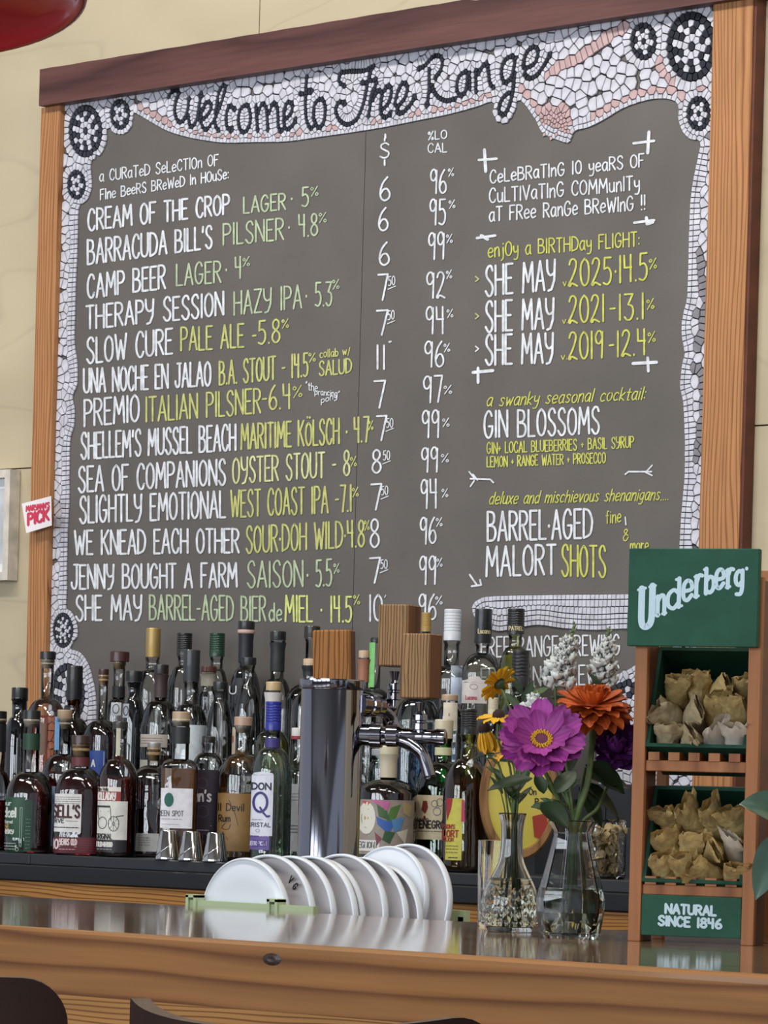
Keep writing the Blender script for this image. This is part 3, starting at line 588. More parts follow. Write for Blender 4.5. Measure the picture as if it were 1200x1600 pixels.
for (x, y) in ((743, 436), (743, 494), (743, 545)):
    mb = MB(); pen(mb, [(x, y - 4), (x + 5, y), (x, y + 4)], 2, bm_)
    if y < 540: bpart(mb, 'drawn_arrow', pbr('chalk_dim', (180, 180, 120), .8))
bpart(mb, 'drawn_arrow', MATS['chalk_%d_%d_%d' % WH])

# ================================================================== card, framed print, lamp
a_ = onY(58, 808, 5.60)
card = empty('paper_card', (a_.x, 5.605, a_.z), 0, 'small white paper card with red lettering pinned to the left post of the board', 'card')
Ci = Matrix.Translation(-card.location)
def cpt(u, v, off=0):
    k = (u - 58) / 24; p = onY(u, v, 5.604 - .010 * k * k + off); return Ci @ p
mb = MB(); N = 8; vs = []; fs = []
cq = [(34, 787), (80, 775), (81, 821), (41, 833)]
for off in (0, .0008):
    for j in range(N + 1):
        for i in range(N + 1):
            s_, q_ = i / N, j / N; u = (cq[0][0] * (1 - s_) + cq[1][0] * s_) * (1 - q_) + (cq[3][0] * (1 - s_) + cq[2][0] * s_) * q_; v = (cq[0][1] * (1 - s_) + cq[1][1] * s_) * (1 - q_) + (cq[3][1] * (1 - s_) + cq[2][1] * s_) * q_
            vs.append(cpt(u, v, off))
for o_ in (0, (N + 1) ** 2):
    for j in range(N):
        for i in range(N): k = o_ + j * (N + 1) + i; fs.append((k, k + 1, k + N + 2, k + N + 1))
mb.add(vs, fs).build('paper', pbr('card_paper', (228, 224, 228), .7), card)
mb = MB(); f_ = lambda u, v: cpt(u, v, -.0008)
write(mb, "MARYANN'S", 41, 77, 799, 793, 8, 2.1, f_); write(mb, 'PICK', 44, 76, 820, 812, 17, 4.2, f_)
mb.build('lettering', pbr('red_print', (196, 50, 80), .6), card)
a_ = onY(-60, 820, YWF); e_ = onY(19, 820, YWF - .02); zt_ = onY(15, 733, YWF - .03).z; zb_ = onY(15, 906, YWF - .03).z
fr = empty('picture_frame', (e_.x - .15, YWF, zb_), 0, 'white framed print hanging on the plywood left of the menu board', 'picture frame')
h_ = zt_ - zb_
MB().box((-.15, -.03, 0), (.15, 0, .018)).box((-.15, -.03, h_ - .018), (.15, 0, h_)).box((-.15, -.03, .018), (-.132, 0, h_ - .018)).box((.132, -.03, .018), (.15, 0, h_ - .018)).build('frame', pbr('white_frame', (206, 200, 190), .5, var=.1, vscale=30), fr)
MB().box((-.132, -.012, .018), (.132, -.002, h_ - .018)).build('mat_board', pbr('mat', (222, 224, 226), .7), fr)
MB().box((-.11, -.0135, .04), (.118, -.0125, h_ - .04)).build('print', pbr('print_paper', (196, 200, 205), .6, var=.12, vscale=14), fr)
# red enamel pendant shade
c_ = W(-208, -27, 4.6); rr = 340 / FPX * 4.6
lp = empty('pendant_lamp', c_, 0, 'large glossy red enamel pendant lamp shade hanging high at the top left', 'lamp')
lp.rotation_mode = 'QUATERNION'; lp.rotation_quaternion = Matrix.Rotation(R(-8.5), 4, RT).to_quaternion()
m_en = pbr('red_enamel', (158, 16, 28), .2, coat=.6)
prof = [(rr * q, rr * z) for q, z in ((.995, -.02), (1.012, -.012), (1.015, .004), (1.0, .014), (.975, .016), (.9, .06), (.75, .13), (.55, .19), (.3, .24), (.16, .26), (.15, .42), (.13, .46), (.03, .47))]
inner = [(rr * q, rr * z) for q, z in ((.03, .44), (.12, .43), (.13, .25), (.29, .225), (.54, .175), (.74, .115), (.89, .045), (.965, .002), (.97, -.012), (.995, -.02))]
MB().lathe(inner + prof[1:], 72, cap0=False, cap1=False).build('lamp_shade', m_en, lp, smooth=True)
MB().lathe([(.02, .1 * rr), (.035, .13 * rr), (.04, .19 * rr), (.03, .26 * rr), (.02, .34 * rr), (.02, .43 * rr)], 20).build('light_bulb', pbr('opal_bulb', (240, 220, 190), .3), lp, smooth=True)
MB().tube([(0, 0, .47 * rr), (0, 0, 4.2 - c_.z)], .006).build('cord', m_dark, lp)
# ================================================================== bar, back counter, tiered bottle shelf
YF = onZ(980, 1509, ZB).y; YK = onZ(600, 1433, ZB).y
m_bar = wood('bar_top_fir', (150, 118, 88), (128, 98, 70), (104, 78, 56), 'X', rings=9, dist=3, rough=.3, coat=1, off=.4, fibre=70)
m_bar.node_tree.nodes['Principled BSDF'].inputs['Coat Roughness'].default_value = .075
m_bar2 = wood('bar_edge_fir', (158, 108, 60), (148, 98, 52), (110, 66, 34), 'X', rings=26, dist=.7, rough=.35, coat=.15, off=2.2, fibre=60)
m_bar3 = wood('bar_front_fir', (178, 126, 70), (168, 114, 60), (98, 58, 28), 'X', rings=120, dist=1.2, rough=.4, coat=.1, off=5.2, fibre=60)
bar = empty('bar_counter', (-3.4, (YF + YK) / 2, 0), 0, 'long varnished fir bar counter with glossy top and knotty front edge', 'bar counter')
Bi = Matrix.Translation(-bar.location)
def prt(mb, name, mat, root, **k):
    inv = Matrix.Translation(-Vector(root.location)); mb.v = [tuple(inv @ Vector(p)) for p in mb.v]; return mb.build(name, mat, root, **k)
xa, xb = -8.6, .4
prof = [(YF + .010, ZB), (YF + .004, ZB - .0012), (YF + .0005, ZB - .005), (YF, ZB - .011), (YF, ZB - .085), (YF + .008, ZB - .085), (YK, ZB - .055), (YK, ZB)]
def xprism(prof, x0, x1):
    n_ = len(prof); vs = [(x0, y, z) for y, z in prof] + [(x1, y, z) for y, z in prof]
    return MB().add(vs, [tuple(range(n_)), tuple(reversed(range(n_, 2 * n_)))] + [(i, n_ + i, n_ + (i + 1) % n_, (i + 1) % n_) for i in range(n_)])
prt(xprism([(YF + .0104, ZB), (YF + .0104, ZB - .055), (YK, ZB - .055), (YK, ZB)], xa, xb), 'counter_top', m_bar, bar)
prt(xprism([(YF + .0102, ZB + .0002)] + prof[1:5] + [(YF + .0102, ZB - .085)], xa, xb), 'edge_board', m_bar2, bar)
prt(MB().box((xa, YF + .0008, ZB - .30), (xb, YF + .03, ZB - .0853)), 'front_board', m_bar3, bar)
prt(MB().box((xa, YF + .03, .0), (xb, YF + .06, ZB - .30)), 'front_panel', pbr('dark_bar_panel', (70, 46, 30), .5, var=.2, vscale=10), bar)
kn = onY(425, 1499, YF)
mb = MB(); mb.lathe([(.013, 0), (.010, .0006), (.006, .0014), (.0005, .0008)], 14, cap0=False, cap1=False, sx=1.25, sy=.6, M=Matrix.Translation((kn.x, YF - .0002, kn.z)) @ Matrix.Rotation(R(90), 4, 'X')); prt(mb, 'knot', pbr('knot', (52, 30, 20), .4, var=.4, vscale=300), bar)
# work counter behind the bar
wc = empty('work_counter', (-3.4, YK + .3, 0), 0, 'low stainless work counter hidden behind the bar', 'work counter')
ZC = .90
m_ss = pbr('brushed_steel', (150, 150, 154), .25, 1)
prt(MB().box((xa, YK + .004, ZC - .04), (xb, YK + .6, ZC), bev=.004), 'steel_top', m_ss, wc)
prt(MB().box((xa, YK + .03, 0), (xb, YK + .57, ZC - .04)), 'cabinet', pbr('dark_cabinet', (48, 46, 46), .5), wc)
# back bar
bb = empty('back_bar', (-3.4, 5.4, 0), 0, 'fir back bar cabinet with stepped black bottle shelf below the menu board', 'back bar')
Y1 = 5.15
m_blk = pbr('black_shelf', (40, 42, 46), .38, bump=.05, bscale=200)
sh1 = empty('bottle_shelf', (-3.4, 5.26, ZS), 0, 'lowest black shelf board carrying the front bottles above the fir rail', 'shelf')
sh2 = empty('bottle_shelf', (-3.4, 5.43, ZS), 0, 'middle black step of the bottle shelf', 'shelf')
sh3 = empty('bottle_shelf', (-3.4, 5.54, ZS), 0, 'highest black step of the bottle shelf against the menu board', 'shelf')
segs = [xa, onY(46, 1340, Y1).x, onY(760, 1340, Y1).x, onY(1190, 1340, Y1).x, xb]
for a, b in zip(segs, segs[1:]):
    prt(MB().box((a + .001, Y1, ZS - .022), (b - .001, 5.375, ZS), bev=.002), 'shelf_board', m_blk, sh1)
    prt(MB().box((a + .001, 5.377, ZS - .022), (b - .001, 5.478, ZS + .09), bev=.002), 'shelf_step', m_blk, sh2)
    prt(MB().box((a + .001, 5.480, ZS - .022), (b - .001, YB - .03, ZS + .17), bev=.002), 'shelf_step', m_blk, sh3)
prt(MB().box((xa, Y1 - .012, ZS - .055), (xb, 5.6, ZS - .022), bev=.003), 'shelf_base', pbr('black_base', (30, 31, 35), .3), bb)
prt(MB().box((xa, Y1 - .005, ZS - .14), (xb, 5.6, ZS - .056)), 'fir_rail', m_bar3, bb)
prt(MB().box((xa, Y1 + .02, 0), (xb, 5.6, ZS - .14)), 'cabinet', pbr('dark_cabinet', (48, 46, 46), .5), bb)

# ================================================================== bottles
CLEAR = glassy('clear_glass', (.99, .995, .99), (.84, .86, .86)); GREENG = glassy('green_glass', (.10, .55, .16), (.01, .12, .03)); OLIVE = glassy('olive_glass', (.62, .60, .25), (.25, .22, .05))
BLACKG = pbr('black_glass', (16, 17, 20), .06, coat=1); AQUA = glassy('aqua_glass', (.86, .95, .95), (.35, .50, .52))
BL, BR, TAN, CORK, SIL, WHT, GOLD, NAVY, CREAM, GRN = (24, 24, 26), (62, 38, 30), (176, 150, 122), (170, 140, 100), (170, 170, 168), (214, 212, 208), (178, 150, 92), (32, 44, 140), (206, 196, 168), (20, 58, 40)
def capm(c): return pbr('cap_%d_%d_%d' % c, c, .38 if sum(c) < 300 else .5, metal=.6 if c in (SIL, GOLD) else 0, bump=.15, bscale=400, coat=.2)
def surf(r, x, n): 
    q = max(-.999, min(.999, x / r)); return -r * (1 - abs(q) ** n) ** (1 / n)
def patch(mb, poly, mf):
    PK[0] = (PK[0] + 7) % 31; cx, cy = sum(p[0] for p in poly) / len(poly), sum(p[1] for p in poly) / len(poly); ring = []
    for a, b in zip(poly, poly[1:] + poly[:1]):
        for t_ in (0, .34, .67) if len(poly) < 12 else (0,): ring.append((a[0] + (b[0] - a[0]) * t_, a[1] + (b[1] - a[1]) * t_))
    n = len(ring); vs = [mf(cx, cy)]
    for s_ in (.33, .67, 1): vs += [mf(cx + (x - cx) * s_, cy + (y - cy) * s_) for x, y in ring]
    mb.add(vs, [(0, 1 + i, 1 + (i + 1) % n) for i in range(n)] + [(1 + k * n + i, 1 + (k + 1) * n + i, 1 + (k + 1) * n + (i + 1) % n, 1 + k * n + (i + 1) % n) for k in range(2) for i in range(n)])
TIERZ = {1: ZS, 2: ZS, 3: ZS + .09, 4: ZS + .17}; TIERY = {1: 5.215, 2: 5.32, 3: 5.43, 4: 5.535}
BGROUP = 'liquor bottles on the stepped back bar shelf'
def bottle(u, tier, vt, vcap, vnk, vsh, wn, wb, label, glass=CLEAR, cap=BL, capw=None, capkind='screw', corkh=9, liq=None, lv=None, wraps=(), labels=(), sq=2.0, Y=None, base=None, name='liquor_bottle', low=1.0):
    Y = Y or TIERY[tier]; zb_ = TIERZ[tier] if base is None else base
    p0 = onY(u, 1200, Y); D = (p0 - EYE).dot(FW); k = D / FPX
    Z = lambda v: W(u, v, D).z - zb_
    loc = W(u, 1200, D); loc.z = zb_
    root = empty(name, loc, TH, label, 'bottle', BGROUP)
    r, rn = wb / 2 * k, wn / 2 * k; zt_, zc, zn, zs = Z(vt), Z(vcap), Z(vnk), Z(vsh)
    n = 64 if sq > 2 else 36
    # profile: foot, body, shoulder curve, neck, lip
    pr = [(r * .8, .0), (r * .96, .002), (r * low, .008), (r, .02 if low < 1 else .012), (r, zs)]
    for t_ in (.15, .3, .45, .6, .75, .9): 
        a = t_ * math.pi / 2; pr.append((rn + (r - rn) * math.cos(a) ** 1.1, zs + (zn - zs) * math.sin(a) ** (1.25 if zn - zs < .06 else 1.0)))
    pr += [(rn, zn), (rn, zc - .008), (rn * 1.12, zc - .006), (rn * 1.12, zc)]
    def rad(z):
        for (ra, za), (rb, zb2) in zip(pr, pr[1:]):
            if za <= z <= zb2: return ra + (rb - ra) * ((z - za) / (zb2 - za) if zb2 > za else 0)
        return rn
    sqn = lambda z: 2 + (sq - 2) * max(0, min(1, (zn - z) / max(.001, zn - zs))) if sq != 2 else 2
    if sq == 2: MB().lathe(pr, n, cap1=False).build('glass_body', glass, root, smooth=True)
    else:
        vs = []; 
        for (rr_, z) in pr:
            e = sqn(z)
            for i in range(n):
                a = 2 * math.pi * i / n; c, s_ = math.cos(a), math.sin(a); q = (abs(c) ** e + abs(s_) ** e) ** (-1 / e); vs.append((rr_ * q * c, rr_ * q * s_ * (1 if z > zs else 1), z))
        fs = [(j * n + i, j * n + (i + 1) % n, (j + 1) * n + (i + 1) % n, (j + 1) * n + i) for j in range(len(pr) - 1) for i in range(n)] + [tuple(reversed(range(n)))]
        MB().add(vs, fs).build('glass_body', glass, root, smooth=True, angle=50)
    if liq:
        zl = Z(lv); ip = [(max(.002, a - .0022), b) for a, b in pr if b < zl - .0005]; ip[0] = (ip[0][0], .006); ip = [(a, max(b, .006)) for a, b in ip if b > .006 or (a, b) == ip[0]]
        ip.append((max(.003, rad(zl) - .0022), zl)); MB().lathe(ip, n, sq=sq if zl < zs + .01 else 2).build('liquid', liquid(liq), root, smooth=True, angle=50)
    cw = (capw or wn * 1.08) / 2 * k; cm = capm(cap)
    if capkind == 'screw':
        pp = [(cw, zc - .001)]; m_ = 7
        hh = zt_ - zc
        for i in range(m_): 
            z0 = zc + hh * (.25 + .68 * i / m_); pp += [(cw, z0), (cw * .965, z0 + hh * .03), (cw, z0 + hh * .06)]
        pp += [(cw, zt_ - .0015), (cw * .93, zt_)]
        MB().lathe(pp, 24).build('screw_cap', cm, root, smooth=True, angle=25)
    elif capkind == 'plain':
        MB().lathe([(cw * .98, zc - .001), (cw, zc + .001), (cw, zt_ - .002), (cw * .95, zt_ - .0005), (cw * .6, zt_)], 24).build('cap', cm, root, smooth=True, angle=25)
    else:   # stopper: a head over a pale collar
        ch = corkh * k
        MB().lathe([(cw * .97, zc), (cw, zc + .001), (cw, zt_ - .0015), (cw * .93, zt_)], 24).build('stopper_head', cm, root, smooth=True, angle=25)
        col = {'cork': CORK, 'pale': (196, 182, 160), 'silver': SIL}[capkind]
        MB().lathe([(rn * .80, zc - ch), (rn * 1.02, zc - ch * .5), (rn * 1.05, zc + .0005)], 20).build('cork', pbr('cork_%d' % col[0], col, .75, var=.15, vscale=260), root, smooth=True)
    for (v0, v1, c_) in wraps:
        z1, z0 = Z(v0), Z(v1); st = [z0 + (z1 - z0) * i / 4 for i in range(5)]
        MB().lathe([(rad(z) * (1.12 if z > zc - .01 else 1.035) + .0006, z) for z in st], 24, cap0=False, cap1=False).build('neck_wrap', pbr('wrap_%d_%d_%d' % tuple(c_), c_, .5, bump=.2, bscale=300), root, smooth=True)
    for lb in labels:
        u0, u1, v0, v1, c_ = lb[:5]; x0, x1 = max(-r * .97, (u0 - u) * k), min(r * .97, (u1 - u) * k); z1, z0 = Z(v0), Z(v1)
        def sp(x, z, o=0.0):
            rr_ = rad(z) + .0011 + o; return (x, surf(rr_, x, sqn(z)), z)
        N = 24; vs = [sp(x0 + (x1 - x0) * i / N, z0 + (z1 - z0) * j / 3) for j in range(4) for i in range(N + 1)]
        fs = [(j * (N + 1) + i, j * (N + 1) + i + 1, (j + 1) * (N + 1) + i + 1, (j + 1) * (N + 1) + i) for j in range(3) for i in range(N)]
        lo = MB().add(vs, fs).build('paper_label', pbr('label_%d_%d_%d' % tuple(c_), c_, .5, var=.05, vscale=80), root, smooth=True)
        mf = lambda uu, vv: sp(max(-r * .98, min(r * .98, (uu - u) * k)), Z(vv), .0004 + PK[0] * 8e-6)
        cols = {}
        for it in (lb[5] if len(lb) > 5 else ()):
            kind, args, c2 = it[0], it[1:-1], it[-1]; mbx = cols.setdefault(tuple(c2), MB())
            if kind == 't':
                s_, a, b, vb, h, wd = args; write(mbx, s_, a, b, vb, vb, h, wd, mf)
            elif kind == 'l': pen(mbx, args[0], args[1], mf, 5)
            elif kind == 'o':
                cx, cy, rx, ry, wd = args
                ring = [(cx + rx * math.cos(q * math.pi / 8), cy + ry * math.sin(q * math.pi / 8)) for q in range(17)]
                if wd: pen(mbx, ring, wd, mf, 4)
                else: patch(mbx, ring[:-1], mf)
            elif kind == 'b':
                a, b, c, d = args; PK[0] = (PK[0] + 3) % 31; M_ = 6; q = [mf(a + (b - a) * i / M_, vv) for vv in (d, c) for i in range(M_ + 1)]; mbx.add(q, [(i, i + 1, M_ + 2 + i, M_ + 1 + i) for i in range(M_)])
            elif kind == 'p': patch(mbx, args[0], mf)
            elif kind == 'x':   # rows of small print, too fine to read
                a, b, c, d, rows, wd = args
                for j in range(rows):
                    vv = c + (d - c) * j / max(1, rows - 1); x_ = a
                    while x_ < b: w_ = random.uniform(1.5, 5); pen(mbx, [(x_, vv), (min(b, x_ + w_), vv)], wd, mf, 4); x_ += w_ + 1.4
        for c2, mbx in cols.items(): mbx.build('label_print', paint(c2), lo)
    return root
DK, MAR, INK = (46, 18, 14), (58, 20, 22), (30, 26, 28)
# front row
bottle(48, 1, 1110, 1124, 1206, 1242, 25, 74, 'squat bourbon shaped bottle with green label and black stopper, left end of the front row', capkind='pale', corkh=12, liq=(44, 18, 14), lv=1219, wraps=[(1146, 1172, (28, 62, 42))],
  labels=[(8, 44, 1246, 1332, (30, 72, 50), [('t', 'ckel', 8, 30, 1277, 14, 3, (210, 215, 205)), ('t', 'our', 9, 22, 1259, 7, 1.4, (200, 205, 200)), ('t', 'filtered', 8, 25, 1287, 5, 1, (200, 205, 200)), ('t', 'RYE', 9, 19, 1295, 6, 1.4, (170, 140, 80)), ('t', 'WHISKY', 5, 27, 1303, 6, 1.6, (210, 215, 205)), ('x', 8, 32, 1318, 1327, 3, 1, (190, 200, 190)), ('l', [(37, 1262), (40, 1262), (40, 1322), (37, 1322), (37, 1262)], .8, (150, 175, 155)), ('o', 33, 1327, 2.6, 2.6, .8, (190, 200, 190))]), (44, 56, 1250, 1330, (24, 58, 42), [('x', 46, 53, 1280, 1325, 9, .8, (100, 140, 115))])], sq=2.6)
bottle(126, 1, 1149, 1163, 1200, 1236, 27, 76, 'squat whiskey bottle of dark red liquid with white and maroon label and brown stopper', capkind='cork', corkh=19, cap=BR, capw=31, liq=MAR, lv=1214, wraps=[(1183, 1197, (96, 40, 44))], sq=4,
  labels=[(87, 132, 1241, 1300, (220, 218, 214), [('t', "RUSSELL'S", 60, 129, 1277, 18, 3.4, (66, 26, 34)), ('t', 'RESERVE', 70, 105, 1286, 6, 1.2, INK), ('x', 89, 130, 1246, 1256, 4, .8, (90, 80, 84)), ('x', 89, 128, 1293, 1293, 1, 1.6, (70, 60, 64)), ('l', [(108, 1283), (127, 1283)], .7, (120, 110, 110))]),
   (88, 160, 1308, 1333, (92, 28, 38), [('t', '10', 88, 97, 1326, 14, 2.6, (222, 200, 200)), ('t', 'YEARS OLD', 99, 126, 1320, 9, 1.7, (222, 200, 200)), ('l', [(99, 1323), (126, 1323)], .6, (222, 200, 200)), ('x', 99, 124, 1327, 1327, 1, 1, (200, 160, 160)), ('x', 132, 152, 1313, 1328, 5, .7, (120, 60, 66))])])
bottle(186, 1, 1127, 1138, 1186, 1222, 22, 64, 'bourbon bottle with a white label drawn with an old carriage and red name band', capkind='plain', cap=(50, 46, 44), liq=(88, 26, 14), lv=1213,
  labels=[(181, 188, 1138, 1181, (190, 186, 164)), (154, 192, 1230, 1252, (150, 50, 48), [('b', 154, 192, 1230, 1237, (222, 216, 208)), ('t', 'Ben Holla', 155, 172, 1236, 5, 1, INK), ('t', 'HOLLADAY', 153, 184, 1250, 11, 2, (226, 220, 214))]),
   (154, 203, 1252, 1312, (216, 214, 206), [('b', 155, 176, 1259, 1262, (50, 50, 54)), ('l', [(156, 1262), (156, 1272), (158, 1280), (178, 1280), (176, 1262)], 1, INK), ('o', 182, 1287, 8.5, 11.5, .9, INK), ('o', 182, 1287, 2, 2.4, .8, INK), ('l', [(182, 1276), (182, 1298)], .6, INK), ('l', [(174, 1287), (190, 1287)], .6, INK), ('l', [(176, 1279), (188, 1295)], .6, INK), ('l', [(188, 1279), (176, 1295)], .6, INK), ('o', 164, 1286, 7, 9, .9, INK), ('l', [(186, 1276), (197, 1274)], 1.4, INK), ('l', [(160, 1268), (174, 1268)], .8, INK), ('l', [(158, 1298), (195, 1298)], .6, INK), ('t', 'ORIGINAL', 154, 180, 1311, 8, 1.3, INK)]),
   (154, 203, 1312, 1331, (30, 28, 32), [('t', 'BOTTLED-IN-BOND', 150, 181, 1323, 7, 1.4, (220, 216, 208)), ('x', 156, 180, 1327, 1327, 1, .8, (180, 176, 168))])])
bottle(281, 1, 1112, 1124, 1186, 1199, 27, 58, 'square shouldered amber whiskey bottle, white label with one dark green spot', capkind='pale', corkh=11, cap=TAN, capw=28, liq=(150, 96, 24), lv=1201, sq=5, wraps=[(1136, 1162, (30, 32, 34))],
  labels=[(254, 304, 1232, 1294, (222, 220, 226), [('o', 267, 1250, 7.4, 11, 0, (28, 92, 78)), ('t', 'GREEN SPOT', 246, 290, 1275, 8, 1.1, (90, 86, 92)), ('x', 256, 288, 1280, 1280, 1, .8, (120, 116, 120)), ('x', 257, 284, 1288, 1288, 1, .7, (140, 136, 140))])])
bottle(425, 1, 1096, 1140, 1168, 1206, 22, 64, 'clear rum bottle with blue cap and white label bearing a big letter Q', cap=NAVY, capw=25, liq=(196, 206, 196), lv=1180, wraps=[(1153, 1168, (60, 52, 120))],
  labels=[(394, 429, 1212, 1306, (216, 218, 230), [('p', [(394, 1212), (429, 1212), (428, 1209), (420, 1207), (408, 1206.5), (398, 1208)], (216, 218, 230)), ('t', 'DON', 395, 425, 1234, 10, 2.4, (52, 50, 74)), ('o', 409, 1254, 11, 15, 4, (62, 54, 120)), ('l', [(409, 1262), (414, 1270), (420, 1276), (424, 1275)], 3.2, (62, 54, 120)), ('x', 396, 414, 1281, 1281, 1, .8, (90, 90, 120)), ('t', 'CRISTAL', 390, 426, 1292, 6, 1.2, (70, 66, 96)), ('o', 406, 1298, 3, 2.4, .6, (120, 116, 140))]),
   (394, 425, 1307, 1328, (104, 84, 150), [('b', 398, 420, 1313, 1323, (74, 56, 120)), ('t', 'PUERTO RICAN', 390, 420, 1321, 6, 1.1, (200, 196, 224))])])
bottle(607, 1, 1165, 1178, 1218, 1240, 25, 92, 'round shouldered bottle of near black liqueur wrapped in a colourful floral label', capkind='plain', cap=CREAM, capw=30, liq=(22, 12, 14), lv=1222, wraps=[(1179, 1215, (196, 184, 162))],
  labels=[(564, 648, 1250, 1335, (150, 138, 128), [('p', [(580, 1250), (612, 1252), (606, 1270), (596, 1262)], (176, 96, 140)), ('p', [(590, 1256), (606, 1266), (612, 1282), (594, 1276)], (58, 92, 52)), ('p', [(612, 1262), (628, 1256), (618, 1284), (606, 1282)], (76, 112, 50)), ('p', [(590, 1276), (604, 1282), (620, 1284), (612, 1300), (604, 1298), (592, 1288)], (52, 92, 166)), ('p', [(614, 1280), (634, 1276), (628, 1296), (618, 1300)], (82, 130, 178)), ('p', [(604, 1298), (620, 1300), (612, 1318), (600, 1312)], (46, 80, 50)), ('p', [(630, 1252), (646, 1258), (642, 1276), (632, 1270)], (170, 150, 110)), ('p', [(622, 1300), (640, 1294), (636, 1318)], (196, 190, 176)), ('p', [(567, 1252), (580, 1254), (575, 1262)], (190, 60, 70)), ('p', [(588, 1300), (600, 1310), (592, 1322)], (120, 60, 70)),
     ('o', 575, 1279, 14, 25, 0, (214, 210, 196)), ('o', 575, 1279, 8, 15, 1.2, (140, 150, 110)), ('o', 574, 1279, 4, 8, 0, (180, 150, 100)), ('b', 564, 596, 1313, 1330, (216, 212, 208)), ('t', 'EGNONT', 564, 593, 1325, 9, 1.6, (90, 90, 90))])])
bottle(692, 2, 1124, 1153, 1190, 1240, 25, 84, 'green amaro bottle with cream label and cream and black cap, right of the beer tower', glass=GREENG, capkind='plain', cap=CREAM, capw=29, liq=(24, 30, 12), lv=1222, wraps=[(1168, 1180, (200, 200, 160))],
  labels=[(652, 700, 1243, 1312, (204, 190, 156), [('t', 'MONTENEGRO', 628, 696, 1294, 11, 2.4, (40, 30, 26)), ('p', [(662, 1252), (668, 1252), (670, 1262), (666, 1272), (660, 1266)], (110, 40, 30)), ('o', 665, 1258, 4, 5, 0, (90, 40, 30)), ('o', 665, 1278, 2, 3, 0, (120, 40, 30)), ('o', 680, 1256, 5, 5, .8, (90, 80, 80)), ('o', 688, 1254, 5, 6, .8, (90, 80, 80)), ('o', 684, 1268, 6, 6, 1, (110, 90, 150)), ('t', 'AMARO', 653, 671, 1284, 5, 1.1, (70, 60, 50)), ('x', 654, 692, 1299, 1299, 1, 1.1, (90, 80, 66)), ('l', [(653, 1304), (698, 1306)], .7, (90, 80, 60))])])
mo = bpy.data.objects['liquor_bottle.006']; dm = (mo.location - EYE).dot(FW)
MB().lathe([(.0155, 0), (.0160, .001), (.0160, .008), (.015, .0095)], 24).build('black_cap_top', capm(BL), mo, smooth=True, angle=25, loc=(0, 0, W(692, 1132, dm).z - mo.location.z))
# second row
bottle(-6, 2, 1111, 1123, 1205, 1245, 27, 52, 'bottle with black stopper and black neck label, cut by the picture edge', capkind='pale', corkh=11, liq=MAR, lv=1250, wraps=[(1131, 1175, (24, 24, 28))])
bottle(99, 2, 1109, 1123, 1178, 1212, 20, 68, 'whiskey bottle with pale blue label and a blue strip down its neck', capkind='pale', corkh=16, cap=TAN, capw=23, liq=(90, 34, 20), lv=1206, sq=2.4,
  labels=[(84, 92, 1120, 1172, (120, 168, 214)), (57, 137, 1229, 1322, (150, 178, 214), [('t', 'FORTUNA', 48, 104, 1255, 13, 3, (76, 96, 150)), ('o', 67, 1273, 9, 14, 1, (60, 90, 160)), ('o', 67, 1273, 6, 9, 0, (90, 120, 180)), ('x', 58, 90, 1294, 1300, 2, 1, (80, 104, 160)), ('x', 60, 86, 1306, 1312, 2, .8, (90, 110, 160)), ('l', [(57, 1232), (100, 1232)], 1, (90, 120, 170)), ('l', [(57, 1319), (100, 1319)], 1, (90, 120, 170))])])
bottle(240, 2, 1160, 1169, 1196, 1228, 20, 76, 'clear bottle part full of dark liquid with a low plain white label', capkind='cork', corkh=20, cap=SIL, capw=21, liq=(38, 22, 20), lv=1264, sq=3,
  labels=[(202, 268, 1302, 1330, (210, 212, 208), [('x', 204, 240, 1309, 1320, 4, .8, (110, 110, 112))])])
bottle(325, 2, 1150, 1160, 1176, 1203, 20, 52, 'bottle with a nearly black label lettered in white blackletter', liq=(30, 22, 30), lv=1208, sq=3, capkind='plain', cap=BL,
  labels=[(301, 359, 1203, 1304, (44, 34, 48), [('t', "mann's", 284, 332, 1252, 17, 3, (216, 212, 218)), ('o', 318, 1224, 8, 8, .8, (90, 78, 100)), ('o', 320, 1268, 9, 9, .8, (90, 78, 100)), ('x', 303, 330, 1297, 1297, 1, 1, (190, 186, 190)), ('l', [(303, 1288), (334, 1290)], .7, (160, 150, 160)), ('l', [(304, 1235), (312, 1240)], .8, (90, 78, 100))])])
bottle(378, 2, 1120, 1134, 1178, 1214, 23, 74, 'gold rum bottle with black script printed on the glass and a pinkish stopper', capkind='pale', corkh=11, cap=(178, 146, 128), capw=28, liq=(150, 112, 62), lv=1238,
  labels=[(342, 398, 1240, 1330, (142, 108, 62), [('t', '11 Devil', 343, 384, 1267, 11, 1.6, (30, 20, 16)), ('t', 'Rum', 345, 363, 1284, 10, 1.6, (30, 20, 16)), ('l', catmull([(364, 1288), (360, 1296), (350, 1294), (356, 1286)], 4), .9, (60, 40, 20)), ('l', catmull([(360, 1250), (370, 1270), (376, 1290)], 4), .8, (60, 40, 20)), ('l', [(343, 1310), (352, 1300), (360, 1312)], .8, (80, 56, 30))])])
bottle(464, 2, 1137, 1150, 1196, 1216, 16, 58, 'clear bottle with white stopper and red ring half hidden by the beer tower', capkind='plain', cap=WHT, capw=20, liq=(150, 170, 160), lv=1310, wraps=[(1150, 1155, (150, 50, 60))], labels=[(453, 480, 1225, 1330, (200, 204, 214), [('x', 455, 474, 1240, 1250, 3, 1, (140, 140, 150)), ('x', 455, 474, 1290, 1300, 3, 1.4, (90, 100, 110))])])
